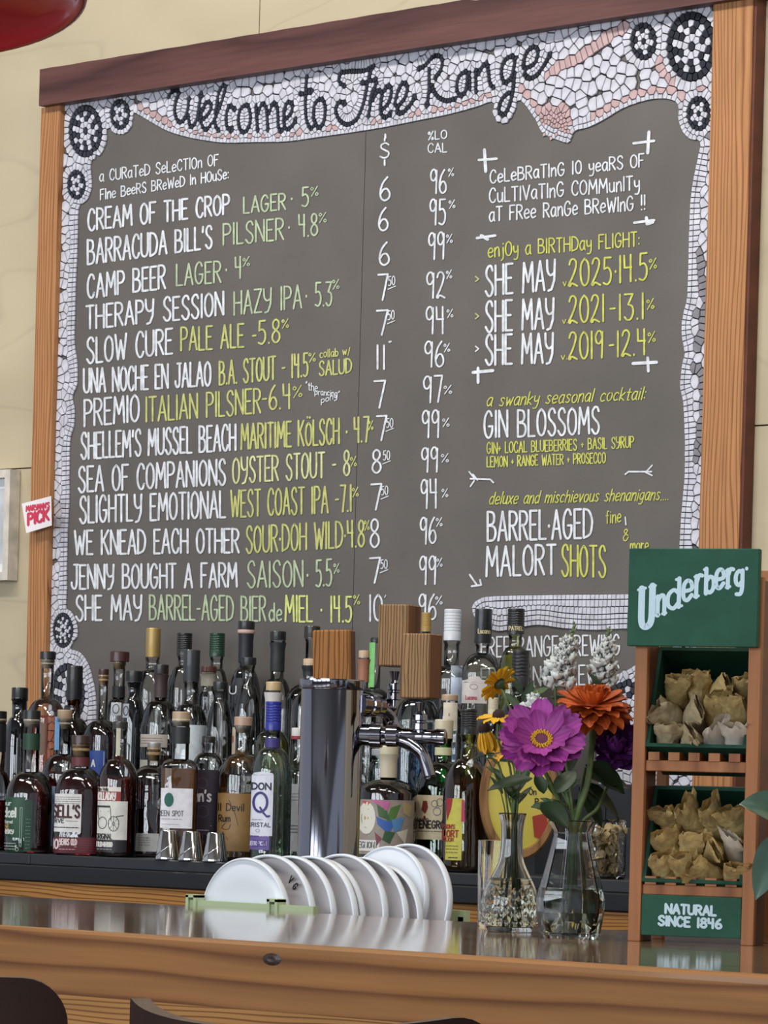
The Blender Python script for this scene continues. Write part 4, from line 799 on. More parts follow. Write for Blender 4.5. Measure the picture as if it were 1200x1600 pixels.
bottle(731, 1, 1108, 1146, 1186, 1246, 24, 76, 'olive glass liqueur bottle with a torn yellow label', glass=OLIVE, cap=BL, liq=(120, 76, 24), lv=1215,
  labels=[(699, 724, 1248, 1344, (196, 188, 74), [('p', [(698, 1248), (708, 1248), (706, 1264), (700, 1284)], (150, 40, 44)), ('p', [(722, 1250), (726, 1250), (728, 1284), (722, 1284)], (180, 60, 90)), ('t', 'MALORT', 680, 718, 1308, 10, 2.2, (150, 40, 30)), ('t', "JEPPSON'S", 684, 712, 1295, 6, 1.4, (150, 40, 30)), ('t', 'LIQUOR', 690, 711, 1315, 5, 1.2, (150, 40, 30)), ('x', 700, 718, 1322, 1332, 3, 1, (60, 50, 20)), ('x', 704, 719, 1340, 1340, 1, 1.6, (60, 60, 30))])])
# third row
bottle(28, 3, 1074, 1090, 1120, 1170, 24, 48, 'matte black round shouldered bottle behind the front left bottles', glass=BLACKG, cap=BL, capw=26, capkind='plain')
bottle(70, 3, 1018, 1030, 1091, 1124, 20, 62, 'clear fluted bottle with black topped cork against the left post', capkind='pale', corkh=14, capw=25, liq=(176, 140, 120), lv=1118, sq=2, labels=[(58, 72, 1130, 1180, (110, 84, 66))])
bottle(113, 3, 1040, 1092, 1122, 1186, 21, 62, 'dark amber wine shaped bottle with long black capsule', glass=glassy('brown_glass', (.30, .17, .05), (.03, .015, .005)), capkind='plain', capw=25, liq=(40, 22, 10), lv=1130)
bottle(158, 3, 1045, 1055, 1125, 1150, 15, 60, 'slim necked bottle of black spirit with a blue label edge', capkind='cork', corkh=16, cap=BR, capw=16, liq=(16, 10, 12), lv=1130, labels=[(136, 166, 1173, 1226, (44, 74, 150), [('t', 'A', 145, 150, 1198, 10, 2.2, (220, 224, 230)), ('l', [(164, 1175), (164, 1225)], .8, (200, 210, 230))])])
bottle(206, 3, 1048, 1064, 1090, 1180, 20, 42, 'black bottle with silver banded black cap', glass=BLACKG, capkind='plain', capw=27, wraps=[(1058, 1065, (190, 184, 176))], labels=[(190, 200, 1100, 1122, (150, 156, 164), [('o', 195, 1111, 4, 7, 1.2, INK)])])
bottle(248, 3, 1038, 1052, 1094, 1140, 19, 60, 'round shouldered clear bottle with brown capsule and a narrow beige label', capkind='plain', cap=(38, 30, 30), capw=23, liq=(40, 30, 26), lv=1180, wraps=[(1054, 1090, (60, 44, 46))], labels=[(214, 262, 1148, 1168, (176, 164, 154), [('x', 217, 255, 1154, 1162, 3, .8, (110, 100, 96))]), (218, 250, 1188, 1210, (170, 166, 156))])
bottle(295, 3, 1015, 1063, 1100, 1134, 22, 54, 'clear bottle with matte black capsule and white label', capkind='plain', cap=(44, 46, 50), capw=26, labels=[(269, 321, 1133, 1192, (202, 212, 218), [('t', 'TRU', 252, 275, 1170, 12, 1.8, (60, 66, 70)), ('l', [(262, 1150), (272, 1148)], .8, INK), ('x', 262, 274, 1178, 1186, 2, .8, (120, 124, 128))])])
bottle(341, 3, 1065, 1076, 1092, 1200, 15, 48, 'tall clear tapering bottle with small black stopper', capkind='plain', capw=23, wraps=[(1080, 1090, (34, 34, 36))])
bottle(384, 3, 1027, 1038, 1070, 1170, 19, 46, 'clear tapering bottle with flat black stopper and cream label lettered in red', capkind='plain', capw=24, liq=(120, 110, 90), lv=1190, labels=[(350, 372, 1137, 1188, (188, 172, 150), [('t', 'ANU', 350, 363, 1161, 10, 1.8, (150, 50, 50))])])
bottle(424, 3, 1065, 1078, 1142, 1164, 23, 54, 'clear bottle with tan cork and wide white paper around its neck', capkind='plain', cap=(196, 170, 126), capw=24, wraps=[(1082, 1138, (204, 200, 196))], liq=(180, 180, 120), lv=1152)
bottle(480, 3, 1029, 1039, 1080, 1110, 20, 54, 'clear bottle with tan cork and black neck label, close behind the beer tower', capkind='plain', cap=(196, 168, 140), wraps=[(1040, 1056, (26, 28, 30))])
bottle(564, 3, 1016, 1027, 1075, 1110, 16, 44, 'clear bottle with tan cork and a copper lettered strip, beside the middle tap handle', capkind='plain', cap=(188, 160, 130), capw=17, wraps=[(1030, 1066, (150, 100, 76))])
bottle(650, 3, 1068, 1078, 1092, 1128, 40, 70, 'wide clear jar shaped bottle behind the tap handles', capkind='plain', cap=(120, 120, 124), glass=AQUA, liq=(90, 104, 118), lv=1150, sq=3)
bottle(700, 3, 1085, 1094, 1104, 1130, 24, 40, 'small bottle with pale label between tap handle and green bottle', capkind='plain', cap=TAN, labels=[(690, 712, 1098, 1140, (196, 188, 170), [('t', 'T', 696, 702, 1118, 14, 1.6, (150, 60, 50))])])
bottle(768, 3, 1090, 1116, 1150, 1180, 15, 40, 'dark bottle with cream capsule among the yellow flowers', glass=BLACKG, cap=CREAM)
bottle(809, 3, 1016, 1072, 1090, 1120, 24, 58, 'dark bottle with glossy black ribbed cap behind the snapdragons', glass=glassy('smoke_glass', (.45, .45, .42), (.08, .08, .07)), cap=BL, capw=27, liq=(60, 62, 50), lv=1120)
bottle(598, 3, 1170, 1180, 1190, 1205, 34, 44, 'clear glass carafe behind the floral labelled bottle', capkind='plain', cap=(150, 152, 156), glass=AQUA)
# top row
bottle(182, 4, 1018, 1034, 1092, 1118, 19, 46, 'clear bottle with dark brown wooden stopper and black neck band', capkind='cork', corkh=11, cap=(66, 34, 32), capw=31, wraps=[(1072, 1090, (30, 32, 34))], labels=[(172, 188, 1098, 1118, (170, 176, 184), [('o', 180, 1108, 5, 7, 1.2, INK)])])
bottle(234, 4, 981, 1026, 1046, 1092, 21, 52, 'clear bottle with long gold foil cap, tall against the menu board', capkind='plain', cap=GOLD, capw=23)
bottle(283, 4, 989, 1023, 1040, 1084, 19, 50, 'clear bottle with glossy black ribbed screw cap in the top row', cap=BL, capw=24)
bottle(334, 4, 989, 1025, 1045, 1110, 19, 42, 'clear bottle with dark green screw cap', Y=5.56, cap=GRN, capw=24, wraps=[])
bottle(322, 4, 1041, 1050, 1078, 1092, 22, 30, 'clear bottle with reddish brown stopper and collar label', capkind='pale', corkh=8, cap=(84, 44, 38), capw=25, Y=5.500, wraps=[(1053, 1072, (170, 166, 150))])
bottle(379, 4, 970, 984, 1044, 1098, 21, 52, 'tall black glass bottle with black neck foil, highest of the left bottles', glass=BLACKG, capkind='plain', cap=(30, 28, 28), capw=26, wraps=[(990, 1035, (26, 30, 38)), (984, 990, (200, 170, 160))], labels=[(364, 384, 1060, 1100, (34, 36, 44), [('t', 'U', 356, 366, 1085, 12, 2, (200, 204, 210))])])
bottle(429, 4, 986, 999, 1060, 1110, 21, 48, 'clear bottle with black cap and long black neck capsule', capkind='plain', capw=25, wraps=[(1004, 1049, (34, 36, 38))])
bottle(482, 4, 978, 996, 1066, 1096, 19, 78, 'broad shouldered clear bottle with gold topped black cap', capkind='plain', cap=(40, 34, 26), capw=25, sq=3)
bottle(582, 4, 996, 1004, 1076, 1090, 17, 46, 'clear bottle with black cap and bright green neck strip', capkind='plain', capw=17, wraps=[], labels=[(572, 581, 1004, 1074, (122, 190, 110))])
bottle(660, 4, 957, 986, 1010, 1040, 13, 40, 'bottle with slim gold cap above the wooden tap handles', cap=(160, 128, 60), capw=15, glass=BLACKG)
bottle(701, 4, 952, 1000, 1040, 1062, 24, 56, 'clear vodka bottle with tall white screw cap', cap=(206, 210, 216), capw=27, labels=[(700, 718, 1040, 1100, (190, 206, 224))], wraps=[])
bottle(749, 4, 951, 1004, 1020, 1052, 20, 64, 'clear bottle with tall black cap and pale shield shaped label', cap=BL, capw=27, capkind='plain', liq=(190, 190, 180), lv=1040, sq=3,
  labels=[(717, 757, 1068, 1100, (200, 192, 188), [('p', [(717, 1068), (757, 1068), (756, 1064), (748, 1063), (744, 1058), (730, 1058), (726, 1063), (718, 1064)], (200, 192, 188)), ('t', 'Lucano', 724, 741, 1094, 6, 1.2, (170, 60, 80)), ('o', 736, 1074, 6, 4, .7, (120, 110, 110)), ('l', [(719, 1081), (755, 1081)], .8, (140, 120, 120))])])
bottle(800, 4, 951, 990, 1010, 1062, 20, 52, 'pale green bottle with black banded cap above the flowers', cap=BL, capw=27, glass=glassy('pale_green_glass', (.80, .84, .62), (.30, .34, .18)), liq=(150, 150, 70), lv=1024)

def captext(root, u, v, wd_px, u0, u1, txt, vb, h, col, k=None):
    D = (root.location - EYE).dot(FW); k = D / FPX; r = wd_px / 2 * k + .0003; m = MB()
    write(m, txt, u0, u1, vb, vb, h, 1.2, lambda a, b: ((a - u) * k, -math.sqrt(max(1e-8, r * r - ((a - u) * k) ** 2)) - PK[0] * 5e-6, W(u, b, D).z - root.location.z)); m.build('cap_print', paint(col), root)
for n_, u, w_, a, b, s_, vb, h in (('clear bottle with tall black cap and pale', 749, 27, 741, 760, 'Lucano', 990, 7), ('pale green bottle with black banded', 800, 27, 789, 811, 'PATREL', 985, 6)):
    for o in list(C.objects):
        if o.get('label', '').startswith(n_): captext(o, u, 980, w_, a, b, s_, vb, h, (200, 186, 140))
# ================================================================== beer tower and taps
CHR = pbr('chrome', (140, 140, 150), .09, 1)
YT = 4.75; pt = onY(516, 1200, YT); DT = (pt - EYE).dot(FW); kt = DT / FPX
def Zt(v): return W(516, v, DT).z
tw = empty('beer_tower', (pt.x, pt.y, ZC), TH, 'polished steel beer tower column with wooden tap handles, behind the white plates', 'beer tower')
H = Zt(1062) - ZC; rt = 48.5 * kt
TPc = (1062, 1058)
MB().lathe([(rt * 1.35, 0), (rt * 1.35, .008), (rt * 1.02, .014), (rt, .02), (rt, H - .018), (rt * .99, H - .017), (rt * .99, H - .0165), (rt * 1.0, H - .016)], 64).build('column', CHR, tw, smooth=True, angle=30)
MB().lathe([(rt * 1.06, H - .016), (rt * 1.075, H - .014), (rt * 1.075, H - .002), (rt * 1.05, H), (rt * .5, H + .001)], 64).build('column_cap', CHR, tw, smooth=True, angle=30)
m_hand = wood('tap_handle_fir', (150, 118, 82), (128, 94, 60), (74, 48, 30), 'Z', rings=190, dist=.12, rough=.6, off=7, var=.6, nscale=55)
m_hand2 = wood('tap_handle_orange', (160, 106, 46), (140, 88, 36), (78, 40, 18), 'Z', rings=130, dist=.16, nscale=40, rough=.45, off=9, var=.5)
m_hside = wood('tap_handle_side', (112, 74, 50), (100, 64, 42), (84, 54, 36), 'Z', rings=40, dist=.6, rough=.6, off=4, var=.5)
TM = tw.matrix_basis.inverted() if False else (Matrix.Translation(tw.location) @ Matrix.Rotation(TH, 4, 'Z')).inverted()
def tl(u, v, dd=0): return TM @ W(u, v, DT + dd)
def faucet(u0, v0, u1, dd0, dd1, us, vs_, hub, htop, hl, hr, face, mat, rot, sp=1):
    """shank from the column at (u0,v0) to the valve at (u1), spout down to (us,vs_), stem and square wooden handle above"""
    a, b = tl(u0, v0, dd0), tl(u1, v0 + 4, dd1); ax = (b - a); L = ax.length; q = ax.normalized()
    f = empty('faucet', a, 0); f.parent = tw
    def rel(p): return p - a
    m = MB()
    Q = ax.to_track_quat('Z', 'Y').to_matrix().to_4x4()
    m.lathe([(17 * kt, -.02), (17 * kt, .012), (19.5 * kt, .013), (19.5 * kt, .032), (16 * kt, .034), (14 * kt, .040), (17.5 * kt, .042), (17.5 * kt, .060), (13 * kt, .068), (11 * kt, L - .012), (13 * kt, L - .006), (13 * kt, L + .008), (9 * kt, L + .011)], 28, M=Q)
    o = m.build('faucet_body', CHR, tw, smooth=True, angle=30, loc=a)
    st = rel(tl(u0 + (u1 - u0) * .42, v0 + 6, dd0 + (dd1 - dd0) * .42)); en = rel(tl(us, vs_, dd1)); mid = rel(tl(us - 12, v0 + (vs_ - v0) * .45, dd1))
    MB().tube([Vector(p) for p in catmull([tuple(st), tuple(st.lerp(mid, .5) + Vector((0, 0, .006))), tuple(mid), tuple(en)], 5)], [11.5 * kt] * 6 + [10.5 * kt] * 4 + [9.5 * kt] * 6, 20).build('spout', CHR, tw, smooth=True, loc=a)
    sv = rel(tl(u1 - 12 if sp > 0 else u1, v0 - 4, dd1 * .9)); top = rel(tl(hub, htop[1] + 6, dd1 * .9)); z0 = sv.z; z1 = top.z; cx, cy = top.x, top.y
    zz = lambda t: z0 + (z1 - z0) * t
    MB().lathe([(7 * kt, zz(-.15)), (7 * kt, zz(.05)), (11.5 * kt, zz(.08)), (11.5 * kt, zz(.28)), (8 * kt, zz(.32)), (8 * kt, zz(.36)), (11.5 * kt, zz(.40)), (11.5 * kt, zz(.58)), (7 * kt, zz(.62)), (5.5 * kt, zz(.7)), (9 * kt, zz(1))], 24, M=Matrix.Translation((cx, cy, 0))).build('tap_stem', CHR, tw, smooth=True, angle=30, loc=a)
    return a
faucet(566, 1100, 606, .01, .10, 622, 1150, 617, (945, 1043), 590, 655, 0, m_hand, 0)
faucet(568, 1148, 688, -.005, -.03, 672, 1216, 657, (990, 1092), 625, 688, 0, m_hand, 0, sp=1)
def handle(u, v0, v1, w_, d_, rot, dd, mat, lean=0, side=None):
    c = tl(u, v1, dd); h = (v1 - v0) * kt
    Mx = Matrix.Translation(c) @ Matrix.Rotation(R(lean), 4, 'Y') @ Matrix.Rotation(R(rot), 4, 'Z')
    MB().box((-w_ * kt / 2, -d_ * kt / 2, 0), (w_ * kt / 2, d_ * kt / 2, h), M=Mx, bev=.0025).build('tap_handle', mat, tw)
    MB().box((w_ * kt / 2 - .001, -d_ * kt / 2 + .002, .002), (w_ * kt / 2 + .0012, d_ * kt / 2 - .002, h - .002), M=Mx).build('handle_side', m_hside, tw)
handle(622, 944, 1042, 52, 48, -26, .10, m_hand)
handle(656, 991, 1092, 50, 44, -26, -.03, m_hand)
handle(522, 984, 1066, 60, 44, -10, .09, m_hand2, lean=-2)
MB().lathe([(.012, H - .01), (.012, H + .06)], 16, M=Matrix.Translation(tl(522, 1100, .09) * Vector((1, 1, 0)) if False else (tl(522, 1100, .09).x, tl(522, 1100, .09).y, -.04))).build('tap_stem', CHR, tw, smooth=True)
# third faucet on the far side
MB().tube([(0, 0, H - .07), (tl(522, 1100, .09).x, tl(522, 1100, .09).y, H - .05)], .012, 16).build('faucet_body', CHR, tw, smooth=True)

# ================================================================== plates in a green rack
WPL = pbr('white_melamine', (218, 224, 232), .3, coat=.2); RG = pbr('pale_green_plastic', (176, 190, 150), .45)
YR = 4.40; pr_ = onY(391, 1420, YR); DR = (pr_ - EYE).dot(FW); kr = DR / FPX
plate = None; PL = [(391, 1340, 95, YR, 0), (424, 1335, 104, YR + .030, 3), (458, 1337, 101, YR + .055, 3), (489, 1337, 105, YR + .080, 3), (503, 1341, 100, YR + .100, 3), (537, 1334, 102, YR + .125, 4), (569, 1339, 102, YR + .150, 4), (596, 1351, 94, YR + .170, 5), (608, 1322, 90, YR + .195, 9), (636, 1318, 101, YR + .220, 9)]
words = ['frontmost white plate, plain face towards the bar', 'second white plate, with black lettering near its rim', 'third white plate from the front', 'fourth white plate from the front', 'fifth white plate, close behind the fourth', 'sixth white plate, larger, in the middle of the row', 'seventh white plate from the front', 'lowest white plate, just before the two leaning ones', 'ninth white plate, its pale face leaning back', 'rearmost and largest white plate, leaning back beside the green amaro bottle']
for i, (u, v, rp, Y, tilt) in enumerate(PL):
    top = onY(u, v, Y); D = (top - EYE).dot(FW); r = rp * D / FPX
    root = empty('plate', (top.x, Y, top.z - r), 0, words[i] + ' in the rack', 'plate', 'white plates standing in the rack behind the bar')
    root.rotation_euler = (R(90 + (0 if i == 0 else 0)), 0, 0); root.rotation_euler = (R(90 - tilt), 0, 0)
    dish = [(.001, .004), (r * .55, .0042), (r * .70, .006), (r * .94, .010), (r * .97, .0115)]
    if i in (0, 8): prf = [(.001, .0005), (r * .6, .0), (r * .97, -.0005)]
    else: prf = dish
    MB().lathe([(r * .985, .011)] + [(a, -b + .012 if i not in (0, 8) else .012) for a, b in reversed(prf)], 72, cap0=False, cap1=False).build('plate_face', pbr('plate_face_shaded', (196, 190, 192), .35, coat=.2) if i not in (0, 8) else WPL, root, smooth=True)  # greyer face colour paints in the shade from neighbouring plates
    MB().lathe([(r * .97, .0), (r * .995, .002), (r, .006), (r * .995, .012), (r * .975, .0145), (r * .955, .013), (r * .95, .010)], 72, cap0=False, cap1=False).build('rim', WPL, root, smooth=True)
    MB().lathe([(r * .98, .001), (r * .6, .000), (.001, .000)], 48, cap0=False, cap1=False).build('plate_back', WPL, root, smooth=True)
    if i == 1:
        mb = MB(); f = lambda x, y: (x, y, .0112 + PK[0] * 1e-5)
        for s_, a0 in (('V', 52), ('G', 42)):
            runs, tw_ = glyph_runs(s_); a = R(a0); q = .012
            for rr_ in [z_[:-1] for z_ in runs]:
                pen(mb, [((r * .80 + (y - .5) * q) * math.cos(a) + (x - tw_ / 2) * q * math.sin(a), (r * .80 + (y - .5) * q) * math.sin(a) - (x - tw_ / 2) * q * math.cos(a)) for x, y in rr_], .0028, f)
        mb.build('lettering', paint((20, 20, 22)), root)
rk = empty('plate_rack', (pr_.x, YR - .01, ZC), 0, 'pale green plastic dish rack holding the white plates behind the bar edge', 'plate rack')
Ri = Matrix.Translation(-rk.location)
za = W(395, 1410, DR).z; zb2 = W(395, 1421, DR).z
xA, xB = onY(300, 1410, YR - .015).x, onY(500, 1410, YR - .015).x
mb = MB().box((xA, YR - .030, zb2 - .006), (xB, YR - .018, za))
prt(mb, 'front_rail', RG, rk)
for u in (321, 448):
    x = onY(u, 1410, YR).x; prt(MB().box((x - .012, YR - .034, zb2 - .006), (x - .006, YR - .014, za + .008)).box((x + .006, YR - .034, zb2 - .006), (x + .012, YR - .014, za + .008)).box((x - .012, YR - .034, za + .004), (x + .012, YR - .014, za + .009)), 'rail_clip', RG, rk)
yE = YR + .26; xC, xD = onY(668, 1425, yE).x, onY(727, 1425, yE).x
zE = onY(690, 1421, yE).z
prt(MB().box((xC - .1, yE, zE - .02), (xD, yE + .012, zE)).box((xC + .02, yE - .01, zE - .02), (xC + .032, yE + .02, zE + .002)), 'rear_rail', RG, rk)
for x0_, x1_ in ((xA + .03, xC - .05), (xB - .04, xD - .03)):
    prt(MB().tube([(x0_, YR - .02, zb2 - .012), (x1_, yE, zE - .024)], .004), 'side_rail', RG, rk)
for (x, y) in ((xA + .01, YR - .024), (xB - .01, YR - .024), (xC, yE + .006), (xD - .01, yE + .006)):
    prt(MB().box((x - .006, y - .006, ZC), (x + .006, y + .006, zb2 - .004)), 'foot', RG, rk)

# ================================================================== steel cups on the shelf front
CUP = pbr('polished_steel', (200, 198, 196), .12, 1)
for i, (u, s_) in enumerate(((262, 'leftmost'), (298, 'middle'), (336, 'rightmost'))):
    p = onY(u, 1348, 5.168); D = (p - EYE).dot(FW); k = D / FPX
    c = empty('steel_cup', (p.x, p.y, ZS), TH + R(12), s_ + ' of three upturned polished steel measuring cups on the black shelf edge', 'cup', 'steel measuring cups')
    mb = MB(); prf = [(20 * k, 0), (20.5 * k, .002), (19.5 * k, .006), (13 * k, 44 * k), (11.5 * k, 46 * k), (9 * k, 46.5 * k)]
    mb.lathe(prf, 40).build('cup_body', CUP, c, smooth=True, angle=40)
    MB().tube([((19.0 - 6.5 * t / 12) * k * math.cos(R(-170 + t * 13)), (20 - 6.8 * (.15 + t / 14)) * k * math.sin(R(-170 + t * 13)), (7 + t * 2.4) * k) for t in range(13)], .0014, 6).build('swirl_seam', CUP, c, smooth=True)

# ================================================================== glass vases and flowers
VG = realglass('vase_glass', (.985, .99, .99)); VGC = realglass('cut_vase_glass', (.985, .99, .99), bump=.5); WAT = realglass('water', (.93, .96, .90), ior=1.33)
def onbar(u, v): return onZ(u, v, ZB)
def vase(name, u, vb, prof, label, mat, n=48, facet=False, water=None):
    p = onbar(u, vb); D = (p - EYE).dot(FW); k = D / FPX
    root = empty(name, (p.x, p.y, ZB), TH, label, 'vase', 'glass vases of cut flowers')
    Z = lambda v: (vb - v) * k
    out = [(r * k, Z(v)) for r, v in prof]; outer = catmull(out, 4) if not facet else out
    inn = [(max(.002, a - (.0026)), max(b, .007)) for a, b in outer if b > .004 or True]
    m = MB().lathe(outer + [(outer[-1][0] - .0012, outer[-1][1] + .0008)] + list(reversed([(a, b) for a, b in inn if b > .0071])) + [(inn[0][0] * .6, .008), (.001, .008)], n, cap0=True, cap1=False)
    m.build('vase_glass', mat, root, smooth=True, angle=22 if facet else 60)
    if water:
        zl = Z(water); wp = [(max(.002, a - .0029), max(b, .0085)) for a, b in outer if b < zl and b > .0086]; wp = [(wp[0][0] * .9, .0085)] + wp
        MB().lathe(wp + [(wp[-1][0], zl)], n).build('water', WAT, root, smooth=True, angle=50)
    return root, D, k
V1, D1, k1 = vase('flower_vase', 796, 1456, [(34, 1456), (37, 1450), (43, 1432), (44.5, 1410), (40, 1388), (29, 1366), (20, 1345), (17, 1322), (17, 1300), (19, 1282), (22, 1271)], 'bulbous cut glass bud vase on the bar with yellow flowers', VG, water=1372)
V2, D2, k2 = vase('flower_vase', 890, 1466, [(45, 1466), (47, 1462), (53, 1425), (54, 1405), (47, 1378), (36, 1335), (29, 1305), (30, 1298), (39, 1283)], 'faceted flared glass vase on the bar with the big zinnias, beside the display rack', VG, n=10, facet=True, water=1388)
# cut diamond pattern on the first vase: small raised lozenges
lo = MB(); 
for j in range(5):
    for i in range(22):
        a = 2 * math.pi * (i + .5 * (j % 2)) / 22; z = (1456 - (1440 - j * 12)) * k1; rr_ = [43, 44.6, 44, 41.5, 36][j] * k1
        c = Vector((rr_ * math.cos(a), rr_ * math.sin(a), z)); t_ = Vector((-math.sin(a), math.cos(a), 0)); o_ = Vector((math.cos(a), math.sin(a), 0)); s_ = 5.6 * k1
        lo.add([c + t_ * s_, c + UP * s_ * 1.1, c - t_ * s_, c - UP * s_ * 1.1, c + o_ * s_ * .45, c - o_ * s_ * .25], [(0, 1, 4), (1, 2, 4), (2, 3, 4), (3, 0, 4), (1, 0, 5), (2, 1, 5), (3, 2, 5), (0, 3, 5)])
tag(lo.build('cut_pattern', VG, V1), kind='stuff')
m_stem = pbr('flower_stem', (84, 104, 56), .55, var=.2, vscale=60); m_leaf = pbr('flower_leaf', (34, 58, 30), .5, var=.25, vscale=40, sub=.0); m_leaf2 = pbr('pale_leaf', (70, 92, 60), .55, var=.25, vscale=40)
def petal_mesh(name, L, w_, mat, curl=.25, cup=.15, notch=0, n=5):
    vs = []; fs = []
    for i in range(n + 1):
        t_ = i / n; ww = w_ * (.28 + 1.0 * math.sin(math.pi * min(1, t_ * .70 + .05)) ** 1.2) / 2 * (1 if t_ < .99 else .62)
        for j in range(-2, 3):
            s_ = j / 2; vs.append((L * t_ - (abs(s_) ** 2) * L * .07 * (t_ > .99) - (notch * L * .1 if (t_ == 1 and j == 0) else 0), ww * s_, L * (curl * t_ * t_) + cup * w_ * s_ * s_ * (.5 + t_)))
    for i in range(n):
        for j in range(4): fs.append((i * 5 + j, (i + 1) * 5 + j, (i + 1) * 5 + j + 1, i * 5 + j + 1))
    me = bpy.data.meshes.new(name); me.from_pydata(vs, [], fs); me.shade_smooth(); me.materials.append(mat); return me
def petmat(name, c, c2):
    m = bpy.data.materials.new(name); m.use_nodes = True; nt = m.node_tree; n = nt.nodes; lk = nt.links.new; b = n['Principled BSDF']; b.inputs['Roughness'].default_value = .6
    tc = n.new('ShaderNodeTexCoord'); mp = n.new('ShaderNodeMapping'); mp.inputs['Scale'].default_value = (12, 260, 12); lk(tc.outputs['Object'], mp.inputs['Vector'])
    ns = n.new('ShaderNodeTexNoise'); ns.inputs['Scale'].default_value = 1; lk(mp.outputs[0], ns.inputs['Vector'])
    oi = n.new('ShaderNodeObjectInfo'); ad = n.new('ShaderNodeMath'); ad.operation = 'MULTIPLY_ADD'; ad.inputs[1].default_value = .35; lk(oi.outputs['Random'], ad.inputs[0]); lk(ns.outputs[0], ad.inputs[2])
    r = n.new('ShaderNodeValToRGB'); r.color_ramp.elements[0].position = .45; r.color_ramp.elements[0].color = L4(c2); r.color_ramp.elements[1].position = .85; r.color_ramp.elements[1].color = L4(c); lk(ad.outputs[0], r.inputs[0]); lk(r.outputs[0], b.inputs['Base Color'])
    return m
def stem(root, p0, pts, rad=.0022, mat=None):
    q = [tuple(p) for p in [p0] + pts]; return MB().tube([Vector(a) for a in catmull(q, 6)], rad, 8).build('stem', mat or m_stem, root, smooth=True)
def leaf(root, base, tip, w_, mat=None, droop=.2, normal=None):
    b, t_ = Vector(base), Vector(tip); d = t_ - b; L = d.length; d.normalize(); nrm = Vector(normal or (0, 0, 1)); s_ = d.cross(nrm).normalized(); nn = s_.cross(d); vs = []; fs = []; N = 7
    for off in (0, -.0006):
        for i in range(N + 1):
            t2 = i / N; ww = w_ / 2 * math.sin(math.pi * (t2 ** .8)) ** .8 if 0 < t2 < 1 else .0003
            for j in (-1, -.5, 0, .5, 1): vs.append(b + d * L * t2 + s_ * ww * j + nn * (abs(j) * ww * .35 - droop * L * t2 * t2 + off + .0006 * math.sin(i * 2 + j * 3)))
    M_ = (N + 1) * 5
    for o_ in (0, M_):
        for i in range(N):
            for j in range(4): k = o_ + i * 5 + j; q = (k, k + 5, k + 6, k + 1); fs.append(q if o_ == 0 else q[::-1])
    return MB().add(vs, fs).build('leaf', mat or m_leaf, root, smooth=True)
def flower(name, label, u, v, D, facing, layers, discspec, neckpt, bottom, group, stemr=.0024):
    """facing: direction of the bloom; layers: (count, length, width, lift degrees, mesh); stem goes to the vase neck and down into it"""
    c = W(u, v, D); root = empty(name, c, 0, label, 'flower', group); f = Vector(facing).normalized(); Q = f.to_track_quat('Z', 'Y').to_matrix().to_4x4()
    for li, (n_, me, lift, ph, rad0) in enumerate(layers):
        for i in range(n_):
            a = 2 * math.pi * (i + ph + random.uniform(-.12, .12)) / n_; M_ = Q @ Matrix.Rotation(a, 4, 'Z') @ Matrix.Translation((rad0, 0, 0)) @ Matrix.Rotation(-R(lift + random.uniform(-7, 7)), 4, 'Y') @ Matrix.Rotation(R(random.uniform(-10, 10)), 4, 'X') @ Matrix.Scale(random.uniform(.9, 1.07), 4)
            o = bpy.data.objects.new('petal', me); C.objects.link(o); o.parent = root; o.matrix_local = M_
    discspec(root, Q)
    stem(root, (0, 0, 0) if name != 'x' else None, [Vector(p) - c for p in [c - f * .02 + Vector((0, 0, -.015))] + neckpt + bottom], stemr)
    return root, Q
toward = -FW
def vdir(r_, u_, t_): return RT * r_ + UP * u_ + toward * t_
n1 = [V1.location + Vector((0, 0, (1456 - 1300) * k1))]; b1 = [V1.location + Vector((0, 0, (1456 - 1380) * k1)), V1.location + Vector((.008, 0, .012))]
def nk(V, k, vb, dx, v, dy=0): return V.location + RT * (dx * k) + FW * (dy * k) + UP * ((vb - v) * k)
GZ = 'cut flowers in the two vases'
# magenta zinnia
mp1 = petmat('magenta_petal', (160, 52, 148), (116, 30, 106)); 
pm = [petal_mesh('petal_magenta', .055, .023, mp1, curl=.06, cup=.10, notch=1), petal_mesh('petal_magenta_short', .042, .018, mp1, curl=.12, cup=.12)]
def zdisc(root, Q):
    MB().lathe([(.013, -.004), (.014, .001), (.0125, .004), (.007, .0065), (.001, .007)], 24, M=Q).build('flower_disc', pbr('disc_purple', (96, 34, 70), .7, bump=.6, bscale=900), root, smooth=True)
    m = MB()
    for i in range(70):
        a = i * 2.4; r_ = .0095 + .0046 * (i % 4) / 3; m.lathe([(.0011, 0), (.0015, .002), (.0005, .004)], 5, M=Q @ Matrix.Translation((r_ * math.cos(a), r_ * math.sin(a), .0045)))
    tag(m.build('stamens', pbr('stamen_yellow', (220, 180, 50), .6), root), kind='stuff')
flower('zinnia', 'large open magenta zinnia with a yellow ring, facing the viewer', 846, 1158, D2 - .05, vdir(.0, .55, .84), [(12, pm[0], 3, 0, .006), (10, pm[0], 12, .5, .006), (8, pm[1], 24, .2, .006)], zdisc, [nk(V2, k2, 1466, -6, 1290)], [nk(V2, k2, 1466, 4, 1380), nk(V2, k2, 1466, 8, 1450)], GZ, .0032)
mp2 = petmat('orange_petal', (208, 100, 34), (150, 60, 16)); po = [petal_mesh('petal_orange', .052, .017, mp2, curl=-.14, cup=.16), petal_mesh('petal_orange_mid', .046, .016, mp2, curl=-.05, cup=.16), petal_mesh('petal_orange_up', .030, .013, mp2, curl=.1, cup=.2)]
